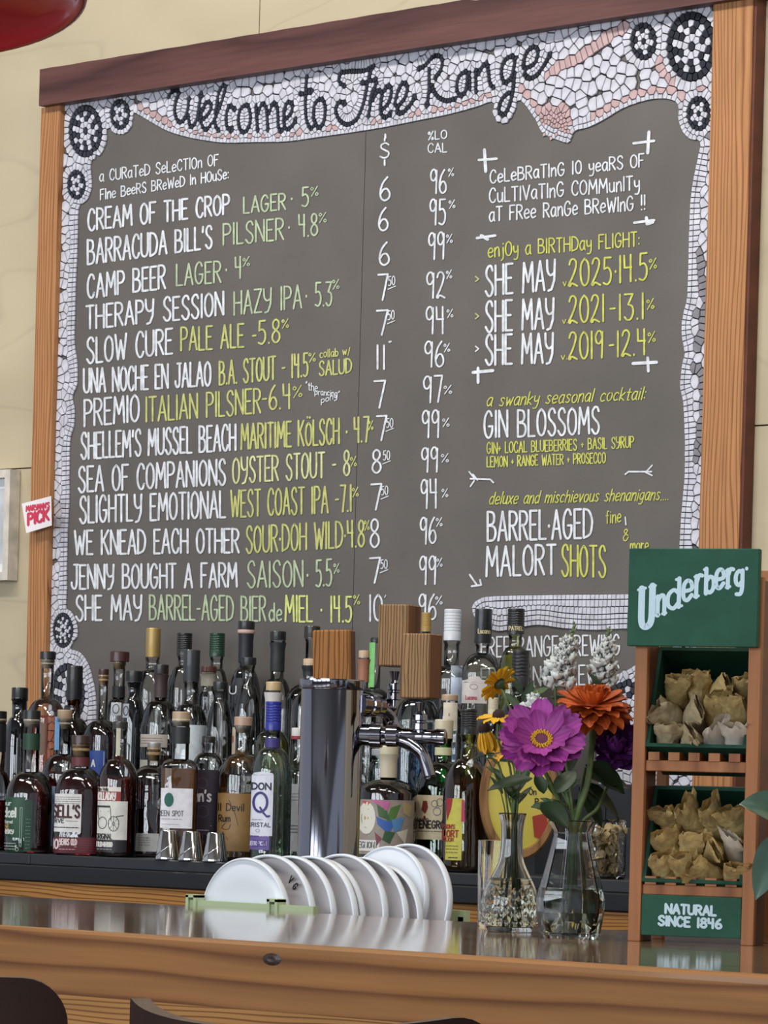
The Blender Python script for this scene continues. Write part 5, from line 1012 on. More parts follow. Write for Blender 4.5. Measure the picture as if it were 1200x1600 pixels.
def odisc(root, Q): MB().lathe([(.009, -.006), (.010, .002), (.006, .012), (.001, .015)], 20, M=Q).build('flower_disc', pbr('disc_orange', (170, 70, 20), .7, bump=.6, bscale=900), root, smooth=True); MB().lathe([(.003, -.024), (.008, -.018), (.010, -.006)], 16, M=Q).build('calyx', m_leaf2, root, smooth=True)
flower('zinnia', 'double orange zinnia seen from the side above the magenta one', 926, 1103, D2 + .02, vdir(-.04, .93, .34), [(15, po[0], -24, 0, .007), (14, po[0], -10, .5, .007), (13, po[1], 4, .3, .007), (11, po[1], 18, .1, .006), (9, po[2], 46, .6, .005), (6, po[2], 66, .2, .004)], odisc, [nk(V2, k2, 1466, 22, 1220), nk(V2, k2, 1466, 4, 1290)], [nk(V2, k2, 1466, 0, 1400), nk(V2, k2, 1466, -10, 1452)], GZ, .0042)
mp3 = petmat('purple_petal', (124, 52, 142), (84, 30, 104)); pp_ = [petal_mesh('petal_purple', .036, .020, mp3, curl=.3, cup=.2), petal_mesh('petal_purple_inner', .026, .017, mp3, curl=.5, cup=.3)]
flower('zinnia', 'ruffled dark purple double flower partly behind the wooden display rack', 962, 1172, D2 + .07, vdir(.1, .5, .8), [(11, pp_[0], 2, 0, .006), (11, pp_[0], 20, .5, .006), (10, pp_[1], 38, .2, .005), (8, pp_[1], 58, .6, .004), (5, pp_[1], 76, .3, .002)], lambda r_, q: None, [nk(V2, k2, 1466, 40, 1260, 20), nk(V2, k2, 1466, 12, 1292)], [nk(V2, k2, 1466, 20, 1380), nk(V2, k2, 1466, 24, 1450)], GZ, .0026)
# black-eyed susans
my = petmat('yellow_petal', (232, 182, 34), (190, 130, 16)); ps = [petal_mesh('petal_yellow', .025, .0085, my, curl=-.05, cup=.2), petal_mesh('petal_yellow_long', .032, .009, my, curl=-.3, cup=.2)]
def sdisc(root, Q):
    MB().lathe([(.0075, -.003), (.009, .001), (.008, .006), (.004, .010), (.001, .011)], 18, M=Q).build('flower_disc', pbr('disc_brown', (48, 24, 20), .8, bump=.8, bscale=700), root, smooth=True); MB().lathe([(.002, -.012), (.006, -.005), (.009, -.002)], 12, M=Q).build('calyx', m_leaf, root, smooth=True)
DA = D1 + .0
flower('coneflower', 'yellow flower turned away to the upper left, highest of the small yellow flowers', 780, 1068, DA, vdir(-.55, .55, -.45), [(13, ps[0], 6, 0, .006)], sdisc, [nk(V1, k1, 1456, 10, 1160), nk(V1, k1, 1456, 6, 1285)], [nk(V1, k1, 1456, 10, 1380), nk(V1, k1, 1456, 12, 1446)], GZ, .0017)
flower('coneflower', 'yellow flower with dark brown cone held level, left of the magenta zinnia', 779, 1120, DA - .03, vdir(-.05, .95, .2), [(12, ps[0], -8, 0, .007)], sdisc, [nk(V1, k1, 1456, -6, 1200), nk(V1, k1, 1456, 0, 1285)], [nk(V1, k1, 1456, -4, 1380), nk(V1, k1, 1456, -8, 1446)], GZ, .0017)
flower('coneflower', 'drooping yellow flower with folded petals, lowest at the left of the vase', 757, 1140, DA - .01, vdir(-.25, .93, .2), [(11, ps[1], -74, 0, .005), (8, ps[1], -62, .4, .005)], sdisc, [nk(V1, k1, 1456, -22, 1200), nk(V1, k1, 1456, -6, 1285)], [nk(V1, k1, 1456, -10, 1370), nk(V1, k1, 1456, -14, 1440)], GZ, .0015)
flower('coneflower', 'small yellow petals showing at the left edge of the magenta zinnia', 792, 1172, DA + .03, vdir(-.5, .5, .5), [(9, ps[0], 20, 0, .004)], sdisc, [nk(V1, k1, 1456, 2, 1240), nk(V1, k1, 1456, 2, 1285)], [nk(V1, k1, 1456, 4, 1380), nk(V1, k1, 1456, 2, 1446)], GZ, .0015)
# white snapdragon spikes
mw = pbr('white_blossom', (206, 208, 204), .6, var=.08, vscale=200, sub=.1)
bl = MB().lathe([(.0018, 0), (.0042, .004), (.0050, .008), (.0062, .010), (.0044, .011), (.001, .009)], 9).v; 
def spike(u0, v0, u1, v1, D, label, nb, V, k, vb):
    c = W(u0, v0, D); t_ = W(u1, v1, D) - c; root = empty('snapdragon', c, 0, label, 'flower', GZ); me = None
    for i in range(nb):
        s_ = i / (nb - 1); a = i * 2.4 + random.uniform(-.4, .4); sc_ = (1.4 - .95 * s_) * random.uniform(.75, 1.25); d = Vector((math.cos(a), math.sin(a), .5 + .5 * s_)).normalized()
        M_ = Matrix.Translation(t_ * s_) @ d.to_track_quat('Z', 'Y').to_matrix().to_4x4() @ Matrix.Translation((0, 0, .0045 * (1 - s_ * .8))) @ Matrix.Scale(sc_, 4)
        if me is None:
            m = MB().lathe([(.0016, -.002), (.0040, .003), (.0046, .006)], 9, cap1=False)
            for q in range(5): 
                aa = q * 1.2566; m.lathe([(.0004, 0), (.0034, .002), (.0040, .0045), (.001, .006)], 6, M=Matrix.Translation((.0035 * math.cos(aa), .0035 * math.sin(aa), .0065)) @ Matrix.Rotation(.8, 4, Vector((-math.sin(aa), math.cos(aa), 0))))
            rb = random.Random(int(u0)); m.v = [tuple(q * rb.uniform(.7, 1.4) for q in p_) for p_ in m.v]
            o = m.build('blossom', mw, root, smooth=True); me = o.data; o.matrix_local = M_
        else:
            o = bpy.data.objects.new('blossom', me if s_ < .72 else BUD[0]); C.objects.link(o); o.parent = root; o.matrix_local = M_
    q = [Vector(p) - c for p in (W(u1, v1, D), c, nk(V, k, vb, (u0 - (890 if V is V2 else 796)) * .5, 1200, 15), nk(V, k, vb, 0, 1290), nk(V, k, vb, -6, 1400), nk(V, k, vb, -4, 1445))]
    stem(root, q[0], q[1:], .0018); return root
bm0 = MB().lathe([(.0012, 0), (.0032, .003), (.0030, .006), (.001, .009)], 7); ob = bm0.build('bud', pbr('green_bud', (118, 132, 96), .6), None, smooth=True); BUD = [ob.data]; bpy.data.objects.remove(ob)
spike(868, 1072, 899, 975, D2 + .06, 'taller white snapdragon spike in front of the board lettering', 34, V2, k2, 1466)
spike(940, 1075, 952, 982, D2 + .08, 'shorter white snapdragon spike beside the green sign', 27, V2, k2, 1466)
spike(838, 1130, 838, 1076, D2 + .05, 'small pale bud spike above the magenta zinnia', 16, V2, k2, 1466)
# foliage: sprigs
def sprig(label, V, k, vb, D, top, leaves, r_=.002):
    c = W(*top, D); root = empty('leafy_sprig', c, 0, label, 'foliage', GZ)
    stem(root, (0, 0, 0), [p - c for p in (nk(V, k, vb, (top[0] - (890 if V is V2 else 796)) * .3, 1262, 6), nk(V, k, vb, 3, 1296), nk(V, k, vb, 7, 1390), nk(V, k, vb, 12, 1446))], r_)
    for (a, b, c2, d, w_, dd, *mm) in leaves: leaf(root, W(a, b, D) - c, W(c2, d, D + dd) - c, w_, mm[0] if mm else None, droop=.12, normal=vdir(0, .75, .65))
sprig('dark green leaves hanging right of the magenta zinnia', V2, k2, 1466, D2 + .03, (915, 1200), [(915, 1195, 980, 1235, .042, 0), (920, 1215, 990, 1225, .04, .04), (912, 1225, 975, 1275, .030, .03), (905, 1230, 945, 1290, .026, .0), (905, 1150, 885, 1210, .02, .02), (915, 1240, 935, 1300, .024, .05)])
sprig('long dark leaf reaching left under the magenta zinnia', V1, k1, 1456, D1 - .02, (800, 1230), [(832, 1216, 762, 1228, .022, -.02), (806, 1250, 774, 1200, .016, .03), (800, 1245, 830, 1190, .018, .03)])
sprig('leaves low between the two vases', V2, k2, 1466, D2 - .03, (862, 1250), [(845, 1255, 890, 1290, .034, -.02), (858, 1262, 830, 1258, .016, 0, m_leaf2), (868, 1240, 900, 1200, .026, .02), (850, 1240, 838, 1205, .018, .02)])
sprig('grey green fuzzy leaves behind the yellow flowers', V1, k1, 1456, D1 + .05, (815, 1100), [(812, 1110, 790, 1080, .014, 0, m_leaf2), (815, 1120, 850, 1085, .018, .02, m_leaf2), (818, 1105, 832, 1062, .014, .0), (812, 1140, 774, 1180, .014, .0, m_leaf2), (806, 1190, 762, 1180, .016, .0), (812, 1150, 840, 1120, .016, .0, m_leaf2), (772, 1180, 742, 1160, .018, .02, m_leaf2), (815, 1085, 800, 1052, .012, 0), (822, 1110, 858, 1100, .014, .02), (828, 1090, 858, 1070, .012, .02, m_leaf2)])
sprig('mixed stems and narrow leaves crowding the neck of the faceted vase', V2, k2, 1466, D2 + .01, (878, 1235), [(876, 1250, 852, 1215, .014, .0), (880, 1240, 905, 1215, .012, .0, m_leaf2), (884, 1262, 915, 1250, .016, .01), (870, 1262, 846, 1245, .012, .0, m_leaf2), (890, 1225, 880, 1190, .014, .02)], .003)
sprig('thin stems with feathery leaves in the bulbous vase', V1, k1, 1456, D1 + .02, (788, 1225), [(786, 1240, 768, 1212, .008, .0, m_leaf2), (790, 1232, 812, 1205, .010, .0), (788, 1215, 760, 1195, .010, .01, m_leaf2), (794, 1250, 822, 1238, .010, .0, m_leaf2), (780, 1195, 758, 1165, .010, .02), (802, 1262, 830, 1225, .010, .02)], .0015)
sprig('thin green stems and small leaves above the orange zinnia', V2, k2, 1466, D2 + .05, (935, 1110), [(940, 1078, 922, 1050, .010, 0), (905, 1090, 880, 1070, .010, .0), (890, 1100, 860, 1085, .014, .02), (900, 1110, 872, 1125, .014, .0, m_leaf2)])
sprig('broad leaves submerged at the bottom of the faceted vase', V2, k2, 1466, D2, (905, 1300), [(896, 1392, 915, 1438, .026, 0, m_leaf2), (872, 1395, 862, 1440, .022, .01, m_leaf2), (902, 1385, 922, 1425, .02, .02)])
# tiny white cluster flowers
c = W(800, 1142, DA - .06); wc_ = empty('white_filler_flower', c, 0, 'cluster of tiny white blossoms beside the brown cone', 'flower', GZ); m = MB()
for i in range(34): p = Vector((random.gauss(0, .006), random.gauss(0, .005), random.gauss(0, .004))); m.lathe([(.0004, -.001), (.0017, 0), (.0008, .0012)], 5, M=Matrix.Translation(p))
tag(m.build('blossoms', mw, wc_), kind='stuff'); stem(wc_, (0, 0, 0), [p - c for p in (nk(V1, k1, 1456, 4, 1200), nk(V1, k1, 1456, 1, 1290), nk(V1, k1, 1456, 3, 1440))], .001)
c = W(738, 1186, DA - .02); wc_ = empty('white_daisy', c, 0, 'small white daisy drooping under the lowest yellow flower', 'flower', GZ); pw_ = petal_mesh('petal_white', .011, .005, mw)
for i in range(8): o = bpy.data.objects.new('petal', pw_); C.objects.link(o); o.parent = wc_; o.matrix_local = vdir(-.3, -.7, .4).to_track_quat('Z', 'Y').to_matrix().to_4x4() @ Matrix.Rotation(i * .785, 4, 'Z') @ Matrix.Rotation(-R(50), 4, 'Y')
stem(wc_, (0, 0, 0), [p - c for p in (nk(V1, k1, 1456, -40, 1190), nk(V1, k1, 1456, -10, 1280), nk(V1, k1, 1456, -4, 1440))], .001)
# ================================================================== display rack of paper wrapped bottles
m_rk = wood('rack_wood', (158, 104, 64), (146, 92, 54), (126, 78, 46), 'Z', rings=20, dist=1, rough=.45, off=3, var=.35)
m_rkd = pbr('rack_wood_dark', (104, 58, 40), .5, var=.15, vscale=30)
m_grn = pbr('green_painted_board', (36, 82, 64), .6, var=.08, vscale=30, spec=.2); m_grd = pbr('green_crate_paint', (26, 64, 50), .6, var=.1, vscale=30, spec=.2)
m_kraft = [pbr('kraft_paper', (184, 160, 106), .75, var=.16, vscale=70, bump=1, bscale=160), pbr('pale_kraft_paper', (176, 160, 126), .75, var=.14, vscale=70, bump=1, bscale=160), pbr('white_tissue_paper', (206, 196, 180), .75, var=.1, vscale=60)]
DISP = R(22)
def wrapped(seed):
    """a little bottle rolled in paper: body lying back, neck twisted into folds in front; local -y is the neck end"""
    rnd = random.Random(seed); n = 22; prof = [(.0005, .050), (.0112, .0495), (.0124, .040), (.0126, .022), (.0124, .008), (.0116, .000), (.0108, -.005), (.0100, -.009), (.0100, -.013), (.0096, -.018), (.0092, -.024), (.0074, -.029)]
    ph = rnd.uniform(0, 6); bx_, bz_ = rnd.uniform(-.010, .010), rnd.uniform(.001, .012); vs = []; K = rnd.choice((4, 5)); jag = [rnd.uniform(-.007, .004) for _ in range(n)]
    for j, (r, y) in enumerate(prof):
        w_ = max(0, j - 4) / 7
        for i in range(n):
            a = 2 * math.pi * i / n; f = 1 + (.20 * w_) * math.sin(K * (a + ph + j * .16 * K / 4)) + .07 * w_ * math.sin(9 * a + j) + rnd.uniform(-.05, .05) * (1 + 2 * w_) + .035 * math.sin(3 * a + j * 1.3 + seed)
            q = w_ ** 1.5; vs.append((r * f * math.cos(a) * (1 + .75 * q) + bx_ * q * 1.4, y + jag[i] * (1 if j == 11 else 0) + rnd.uniform(-.0012, .0012), r * f * math.sin(a) * (1 - .62 * q) + bz_ * q))
    m_ = len(prof); fs = [(j * n + i, j * n + (i + 1) % n, (j + 1) * n + (i + 1) % n, (j + 1) * n + i) for j in range(m_ - 1) for i in range(n)] + [tuple(reversed(range(n)))]
    k = len(vs)
    for i in range(n): a = 2 * math.pi * i / n; f = 1 + .25 * math.sin(K * (a + ph)); vs.append((.0070 * f * math.cos(a) + bx_, -.016 + rnd.uniform(-.002, .002), .0022 * f * math.sin(a) + bz_))
    fs += [((m_ - 1) * n + i, (m_ - 1) * n + (i + 1) % n, k + (i + 1) % n, k + i) for i in range(n)]
    k2_ = len(vs); vs.append((bx_, -.020, bz_)); fs += [(k + i, k + (i + 1) % n, k2_) for i in range(n)]
    me = bpy.data.meshes.new('wrapped_bottle'); me.from_pydata([tuple(v) for v in vs], [], fs); me.shade_smooth(); me.set_sharp_from_angle(angle=R(38)); return me
WB = [wrapped(s_) for s_ in range(9)]
def crate(parent, zb_, w_, h_, tilt, depth=.095):
    """open fronted green crate leaning back; returns its local matrix"""
    M_ = Matrix.Translation((0, .0, zb_)) @ Matrix.Rotation(-R(tilt), 4, 'X'); t_ = .005
    o = MB()
    o.box((-w_ / 2, 0, 0), (w_ / 2, depth, t_), M=M_).box((-w_ / 2, 0, h_ - t_), (w_ / 2, depth, h_), M=M_).box((-w_ / 2, 0, t_), (-w_ / 2 + t_, depth, h_ - t_), M=M_).box((w_ / 2 - t_, 0, t_), (w_ / 2, depth, h_ - t_), M=M_)
    e = o.build('crate_sides', m_grd, parent); MB().box((-w_ / 2, depth, 0), (w_ / 2, depth + .004, h_), M=M_).build('crate_back', m_grd, parent); return M_
def display(u, vb, label, sign=True):
    p = onbar(u, vb) if sign else W(u, vb, 5.62); D = (p - EYE).dot(FW); k = D / FPX
    if not sign: p.z = ZB
    root = empty('display_rack', (p.x, p.y, p.z), TH - R(20), label, 'display rack')
    Z = lambda v: (vb - v) * k
    cs = math.cos(R(20)); Wd = 191 * k / cs; lw = 19 * k / cs; dp = .046
    xl_, xr_ = -Wd / 2, Wd / 2
    for s_ in (-1, 1):
        a = xl_ if s_ < 0 else xr_ - lw
        MB().box((a, 0, 0), (a + lw, .012, Z(900 if s_ > 0 else 900)), bev=.0008).build('leg', m_rk, root)
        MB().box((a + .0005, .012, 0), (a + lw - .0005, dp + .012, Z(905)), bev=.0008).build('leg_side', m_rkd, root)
        MB().box((a + .001, dp + .07, 0), (a + lw - .001, dp + .082, Z(960)), bev=.0008).build('leg', m_rk, root)
    xi0, xi1 = xl_ + lw, xr_ - lw
    for v0, v1 in ((1206, 1189), (1400, 1384)) if sign else ((1206, 1189), (1400, 1384)):
        MB().box((xi0, .004, Z(v0)), (xi1, .014, Z(v1)), bev=.001).build('rail', m_rk, root)
        MB().box((xi0, dp + .06, Z(v0)), (xi1, dp + .07, Z(v1)), bev=.001).build('rail', m_rk, root)
        n_ = 5 if v0 < 1300 else 5
        for i in range(n_): x = xi0 + (xi1 - xi0) * (i + .15) / n_; MB().box((x, .002, Z(v1)), (x + (xi1 - xi0) * .11, dp + .07, Z(v1) + .011)).build('slat', m_rk, root)
    for zb_, h_ in ((Z(1170), .158 * 1), (Z(1382), .150)):
        cw = (xi1 - xi0) - .0; M_ = crate(root, zb_ + .002, cw, h_ * .93, 22)
        for r_ in range(3 if sign else 0):
            for c_ in range(4):
                me = WB[(r_ * 4 + c_ + (5 if zb_ < .2 else 0)) % 9]; o = bpy.data.objects.new('wrapped_bottle', me); C.objects.link(o)
                if not me.materials: me.materials.append(m_kraft[0])
                nm = ('%s row of %s crate, %s' % (('bottom', 'middle', 'top')[r_], 'lower' if zb_ < .2 else 'upper', ('leftmost', 'second from left', 'second from right', 'rightmost')[c_])) if sign else 'rear display rack'
                Mw = Matrix.Translation(root.location) @ Matrix.Rotation(root.rotation_euler.z, 4, 'Z') @ M_ @ Matrix.Translation((-cw / 2 + .022 + c_ * (cw - .044) / 3 + random.uniform(-.002, .002), .028, .022 + r_ * .037 + random.uniform(-.002, .002))) @ Matrix.Rotation(R(random.uniform(-9, 9)), 4, 'Z') @ Matrix.Rotation(R(random.uniform(-70, 70)), 4, 'Y')
                o.matrix_world = Mw @ Matrix.Scale(1.36, 4)
                tag(o, 'bottle twisted in kraft paper, ' + nm if sign else 'small bottle twisted in kraft paper in the rear display rack', 'bottle', 'paper wrapped bottles in the crates' if sign else 'paper wrapped bottles in the rear rack')
                mt = m_kraft[0] if not (zb_ > .2 and (r_ == 0 or (r_ == 1 and c_ < 2))) else m_kraft[1 if r_ else (2 if c_ > 1 else 1)]
                if zb_ < .2 and r_ == 1 and c_ == 3: mt = m_kraft[2]
                o.material_slots[0].link = 'OBJECT'; o.material_slots[0].material = mt
    if not sign: return root
    # big sign
    sw, s0, s1 = 197 * k / cs, Z(1011), Z(858)
    xs0 = xl_ - 9 * k; xs1 = xs0 + sw
    MB().box((xs0, -.016, s0), (xs1, -.002, s1), bev=.001).build('sign_board', m_grn, root)
    sg = root.children[-1]
    Mi = (Matrix.Translation(root.location) @ Matrix.Rotation(root.rotation_euler.z, 4, 'Z')).inverted()
    def sp(u_, v_):
        x = xs0 + (u_ - 975) / 195 * sw; z = s1 - (v_ - 858) / 153 * (s1 - s0); return (x, -.0163 - PK[0] * 3e-6, z)
    m = MB(); 
    # heavy slab letters on a rising curve: each as thick pen strokes plus serifs
    SL = {'U': ('~0,10 0,5 .1,2 .7,.5 2,0 3.3,.5 3.9,2 4,5 4,10', '-1.3,9.9 1.3,9.9|2.9,9.9 5,9.9'), 'n': ('0,6.3 0,0|~0,4.6 1.3,6.3 2.7,5.4 2.9,0', '-.6,6.2 .3,6.2|-.6,.2 .7,.2|2.2,.2 3.6,.2'), 'd': ('3,10 3,0|~2.8,5 1.6,6.4 .2,5 .2,1.6 1.6,0 2.8,1.4', '2.2,9.8 3,9.8|3,.2 3.8,.2'), 'e': ('~.3,3.2 3,3.3 2.9,5.4 1.6,6.4 .3,5.2 .2,1.4 1.5,0 3.1,1.4', ''),
        'r': ('.5,6.3 .5,0|~.6,4.4 1.6,6.3 2.9,6', '-.2,6.2 .6,6.2|-.2,.2 1.5,.2'), 'b': ('.3,10 .3,0|~.4,5 1.8,6.4 3.1,5 3.1,1.4 1.8,0 .5,1.2', '-.5,9.8 .4,9.8'), 'g': ('~2.8,5.4 1.5,6.4 .2,5.2 .2,2.4 1.5,1 2.8,2.2|~2.9,6.3 2.9,0 2.2,-2.4 .6,-2.2', '')}
    for ch, xa_, xb_, bb, hh in (('U', 996, 1012, 981, 62), ('n', 1020.5, 1030.5, 962, 48), ('d', 1035, 1052, 952, 45), ('e', 1058, 1071, 939, 48), ('r', 1076, 1086, 933, 52), ('b', 1091, 1103, 927, 39), ('e', 1106.5, 1118, 920, 46), ('r', 1123, 1132, 918, 44), ('g', 1136, 1146, 919, 41)):
        wch = {'U': 4, 'n': 2.9, 'd': 3, 'e': 3.1, 'r': 2.9, 'b': 3.1, 'g': 2.9}[ch]
        for part, wd in zip(SL[ch], (10 if ch == 'U' else 6.2, 4.6)):
            for st in (part.split('|') if part else ()):
                smo = st[0] == '~'; pts = [tuple(float(q) for q in p_.split(',')) for p_ in st.lstrip('~').split()]
                if smo: pts = catmull(pts, 4)
                pen(m, [(xa_ + a / wch * (xb_ - xa_), bb - b / 10 * hh - a / wch * (xb_ - xa_) * .28 + (xb_ - xa_) * .14) for a, b in pts], wd, sp, 10)
    ring = [(1152 + 2.6 * math.cos(a * .785), 889 + 3.2 * math.sin(a * .785)) for a in range(8)]; m.add([sp(*q) for q in ring], [tuple(reversed(range(8)))])
    m.build('sign_lettering', pbr('sign_paint_white', (188, 214, 224), .5), sg)
    MB().box((xi0 + .0005, .001, Z(1464)), (xi1 - .0005, .008, Z(1400)), bev=.0008).build('base_panel', m_grn, root)
    bp_ = root.children[-1]; m = MB()
    def s2(u_, v_): return (xi0 + (u_ - 999) / 153 * (xi1 - xi0), .0006 - PK[0] * 1e-5, Z(v_))
    write(m, 'NATURAL', 1037, 1113, 1428, 1429, 14, 4, s2); write(m, 'SINCE 1846', 1027, 1122, 1447, 1449, 14, 4, s2)
    m.build('panel_lettering', MATS['sign_paint_white'], bp_)
    return root
dsp = display(1078, 1474, 'wooden countertop display rack with green sign, tilted green crates and a green base panel')
dsp2 = display(1268, 1468, 'second wooden display rack at the picture edge, behind the first one', sign=False)

# ================================================================== things on the back shelf at the right
def shelfpt(u, v, Y, z=ZS): p = onY(u, v, Y); D = (p - EYE).dot(FW); return Vector((p.x, Y, z)), D / FPX, D
p, k, D = shelfpt(812, 1240, 5.24)
pq = empty('round_plaque', (p.x, 5.24, ZS), TH + R(8), 'round yellow enamel sign with wooden rim and red emblem behind the vases', 'sign')
rz = W(812, 1245, D).z - ZS; Mq = Matrix.Translation((0, 0, rz)) @ Matrix.Rotation(R(90), 4, 'X'); ra = 100 * k
MB().lathe([(ra * .86, -.014), (ra * 1.0, -.014), (ra * 1.0, .004), (ra * .95, .010), (ra * .84, .010), (ra * .82, .004)], 64, cap0=False, cap1=False, M=Mq, sx=.62).build('rim', wood('rim_wood', (150, 112, 74), (132, 96, 62), (112, 78, 48), 'Z', rings=40), pq, smooth=True, angle=30)
MB().lathe([(ra * .84, .004), (ra * .80, .005), (.001, .006)], 64, cap0=False, cap1=False, M=Mq, sx=.62).build('enamel_face', pbr('yellow_enamel', (206, 190, 84), .3, coat=.4), pq, smooth=True)
mm = MB(); fq = lambda x, y: (x * k, -.0066 - PK[0] * 1e-5, rz - y * k)
write(mm, 'P', -9, -4, -4, -4, 8, 1.4, fq); write(mm, 'On', 14, 25, -4, -4, 9, 1.5, fq); write(mm, 'P', 24, 29, 12, 12, 10, 1.8, fq); mm.build('sign_lettering', paint((40, 34, 30)), pq)
MB().add([fq(a, b) for a, b in ((20, 30), (42, 24), (46, 52), (38, 66), (24, 62))], [(0, 1, 2, 3, 4)]).build('red_emblem', paint((150, 50, 34)), pq)
MB().box((-.03, -.006, 0), (.03, .02, rz - ra * .9)).build('foot', m_blk, pq)
p, k, D = shelfpt(946, 1340, 5.22)
jr = empty('glass_jar', p, TH, 'square glass jar filled with dried corks and peel behind the faceted vase', 'jar')
hj = W(946, 1284, D).z - ZS; wj = 31 * k
MB().lathe([(wj * .9, 0), (wj, .004), (wj, hj), (wj * .9, hj + .004)], 32, sq=6, cap1=False).build('jar_glass', CLEAR, jr, smooth=True, angle=40)
m_cork = pbr('dried_peel', (176, 154, 112), .8, var=.2, vscale=120, bump=.4, bscale=300)
rn_ = random.Random(4)
for i in range(110):
    m = MB(); rr_ = rn_.uniform(.008, .012); n_ = 9; M_ = Matrix.Translation((rn_.uniform(-.8, .8) * wj, (rn_.uniform(-.85, .7)) * wj, .010 + (hj - .02) * i / 110)) @ Matrix.Rotation(rn_.uniform(0, 3), 4, 'X') @ Matrix.Rotation(rn_.uniform(0, 3), 4, 'Y')
    if i == 0: pass
    ring = [(rr_ * (1 + .12 * math.sin(3 * q)) * math.cos(q), rr_ * math.sin(q), .0015 * math.sin(2 * q + i)) for q in [2 * math.pi * t_ / n_ for t_ in range(n_)]]
    vs = ring + [(a * .9, b * .9, c + .0028) for a, b, c in ring] + [(0, 0, .0012), (0, 0, .0022)]
    m.add([M_ @ Vector(v) for v in vs], [(t_, (t_ + 1) % n_, n_ + (t_ + 1) % n_, n_ + t_) for t_ in range(n_)] + [(t_, 2 * n_, (t_ + 1) % n_) for t_ in range(n_)] + [(n_ + t_, n_ + (t_ + 1) % n_, 2 * n_ + 1) for t_ in range(n_)])
    m.build('dried_slice', m_cork, jr, smooth=False)
p, k, D = shelfpt(757, 1300, 5.40, ZS)
bx = empty('wooden_box', p, TH, 'small dark wooden box behind the torn yellow label bottle', 'box')
MB().box((-16 * k, -.02, 0), (22 * k, .03, 92 * k), bev=.002).build('box_body', pbr('brown_box', (112, 74, 44), .5, var=.2, vscale=30), bx); MB().box((-17 * k, -.021, 92 * k), (23 * k, .031, 98 * k), bev=.002).build('lid', pbr('brown_lid', (90, 58, 36), .5), bx)
bx.location.y = 5.43; bx.location.z = ZS + .09
p = onbar(766, 1447); D = (p - EYE).dot(FW); k = D / FPX
gl = empty('pint_glass', (p.x, p.y, ZB), TH, 'plain clear tumbler just behind the bulbous vase', 'glass')
MB().lathe([(19 * k, 0), (20 * k, .002), (22.5 * k, 134 * k), (21 * k, 134.5 * k), (19 * k, .008), (.001, .008)], 32, cap1=False).build('tumbler', VG, gl, smooth=True, angle=40)
# ================================================================== potted plant at the right edge of the bar
c = onbar(1262, 1480); pl_r = empty('potted_plant', (c.x, c.y, ZB), 0, 'broad leaved green plant reaching in from the picture edge beside the rack', 'plant')
D = (c - EYE).dot(FW) - .06
MB().lathe([(.035, 0), (.05, .08), (.053, .082), (.053, .09), (.045, .09), (.04, .075)], 28).build('plant_pot', pbr('dark_pot', (60, 60, 62), .5), pl_r, smooth=True, angle=30)
m_pl = pbr('waxy_leaf', (58, 88, 72), .35, var=.18, vscale=30, coat=.3)
for (a, b, a2, b2, w_) in ((1235, 1275, 1163, 1249, .052), (1225, 1300, 1180, 1400, .045), (1240, 1240, 1300, 1180, .05), (1250, 1300, 1330, 1330, .05), (1240, 1220, 1225, 1150, .045)):
    leaf(pl_r, W(a, b, D) - pl_r.location, W(a2, b2, D - .03) - pl_r.location, w_, m_pl, droop=.15, normal=vdir(0, .6, .8))
    MB().tube([Vector(q) for q in catmull([(0, 0, .08), tuple((W(a, b, D) - pl_r.location) * .6 + Vector((0, 0, .03))), tuple(W(a, b, D) - pl_r.location)], 5)], .0018).build('stem', m_stem, pl_r)
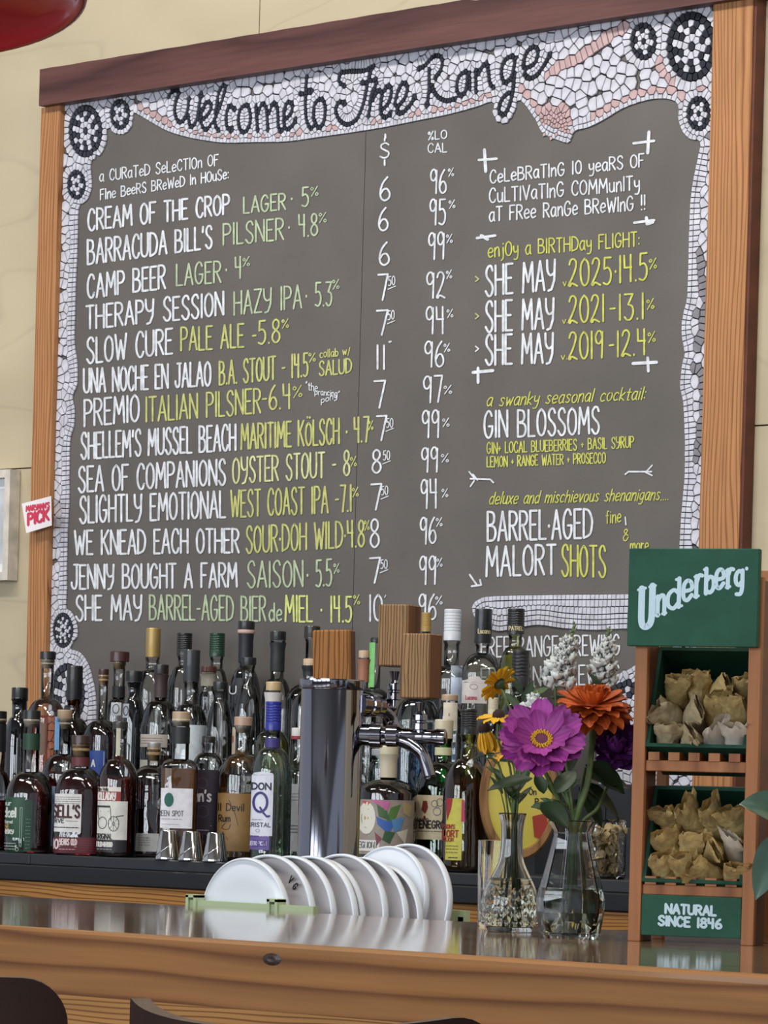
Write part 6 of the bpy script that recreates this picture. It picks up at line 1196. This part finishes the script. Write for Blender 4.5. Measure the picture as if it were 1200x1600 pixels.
# ================================================================== bar stools in front
m_st = pbr('dark_brown_stool', (46, 28, 22), .6, var=.12, vscale=12, spec=.12); m_ste = pbr('lit_stool_edge', (112, 88, 72), .45, var=.15, vscale=30)  # lighter edge colour stands in for light catching the backrest top
def stool(tip, side, rz, dip, label):
    """tip: the top corner of the curved back at its left (-1) or right (+1) end"""
    ra_, half, th, hb_ = .22, R(62), .018, .17; z = tip.z
    lx, ly = ra_ * math.sin(side * half), -ra_ * math.cos(half); x = tip.x - (lx * math.cos(rz) - ly * math.sin(rz)); y = tip.y - (lx * math.sin(rz) + ly * math.cos(rz))
    root = empty('bar_stool', (x, y, 0), rz, label, 'stool', 'dark bar stools at the bar')
    vs = []; N = 40; top = []
    for i in range(N + 1):
        t_ = math.sin(math.pi / 2 * (-1 + 2 * i / N)); a = t_ * half; d_ = (1 - abs(t_)) * ra_ * half; e = min(1, d_ / .045); rd = .045 * (1 - math.sqrt(max(0, 1 - (1 - e) ** 2)))
        top.append((a, z - rd - dip * (1 - t_ * t_), z - hb_ + rd * .6))
    def P(a, r_, zz): return (r_ * math.sin(a), -r_ * math.cos(a), zz)
    for (a, zt_, zb_) in top: vs += [P(a, ra_, zb_), P(a, ra_, zt_), P(a, ra_ - th, zt_), P(a, ra_ - th, zb_)]
    f1 = []; f2 = []
    for i in range(N):
        k_ = i * 4; f1 += [(k_, k_ + 4, k_ + 5, k_ + 1), (k_ + 2, k_ + 6, k_ + 7, k_ + 3), (k_ + 3, k_ + 7, k_ + 4, k_)]; f2 += [(k_ + 1, k_ + 5, k_ + 6, k_ + 2)]
    f1 += [(0, 1, 2, 3), (N * 4 + 3, N * 4 + 2, N * 4 + 1, N * 4)]
    MB().add(vs, f1).build('backrest', m_st, root, smooth=True, angle=40)
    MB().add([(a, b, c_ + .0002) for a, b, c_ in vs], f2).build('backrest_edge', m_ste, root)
    MB().lathe([(.17, z - .36), (.20, z - .355), (.20, z - .33), (.185, z - .322), (.05, z - .328)], 40).build('seat', m_st, root, smooth=True, angle=40)
    for s_ in (-1, 1):
        MB().tube([(s_ * .12, -.13, z - .34), (s_ * .125, -.170, z - .10)], .012).build('back_post', m_st, root, smooth=True)
        for q in (-1, 1): MB().tube([(s_ * .13, q * .13, z - .35), (s_ * .2, q * .2, 0)], .016).build('leg', m_st, root, smooth=True)
        MB().tube([(s_ * .175, -.175, .28), (s_ * .175, .175, .28)], .010).build('footrest', m_st, root, smooth=True); MB().tube([(-.175, s_ * .175, .28), (.175, s_ * .175, .28)], .010).build('footrest', m_st, root, smooth=True)
stool(W(205, 1545, 3.6), -1, R(14), .022, 'dark brown bar stool with curved back, middle of the bar front')
stool(W(108, 1530, 3.72), 1, R(-8), .0, 'dark brown bar stool with rounded back corner, at the left end of the picture')
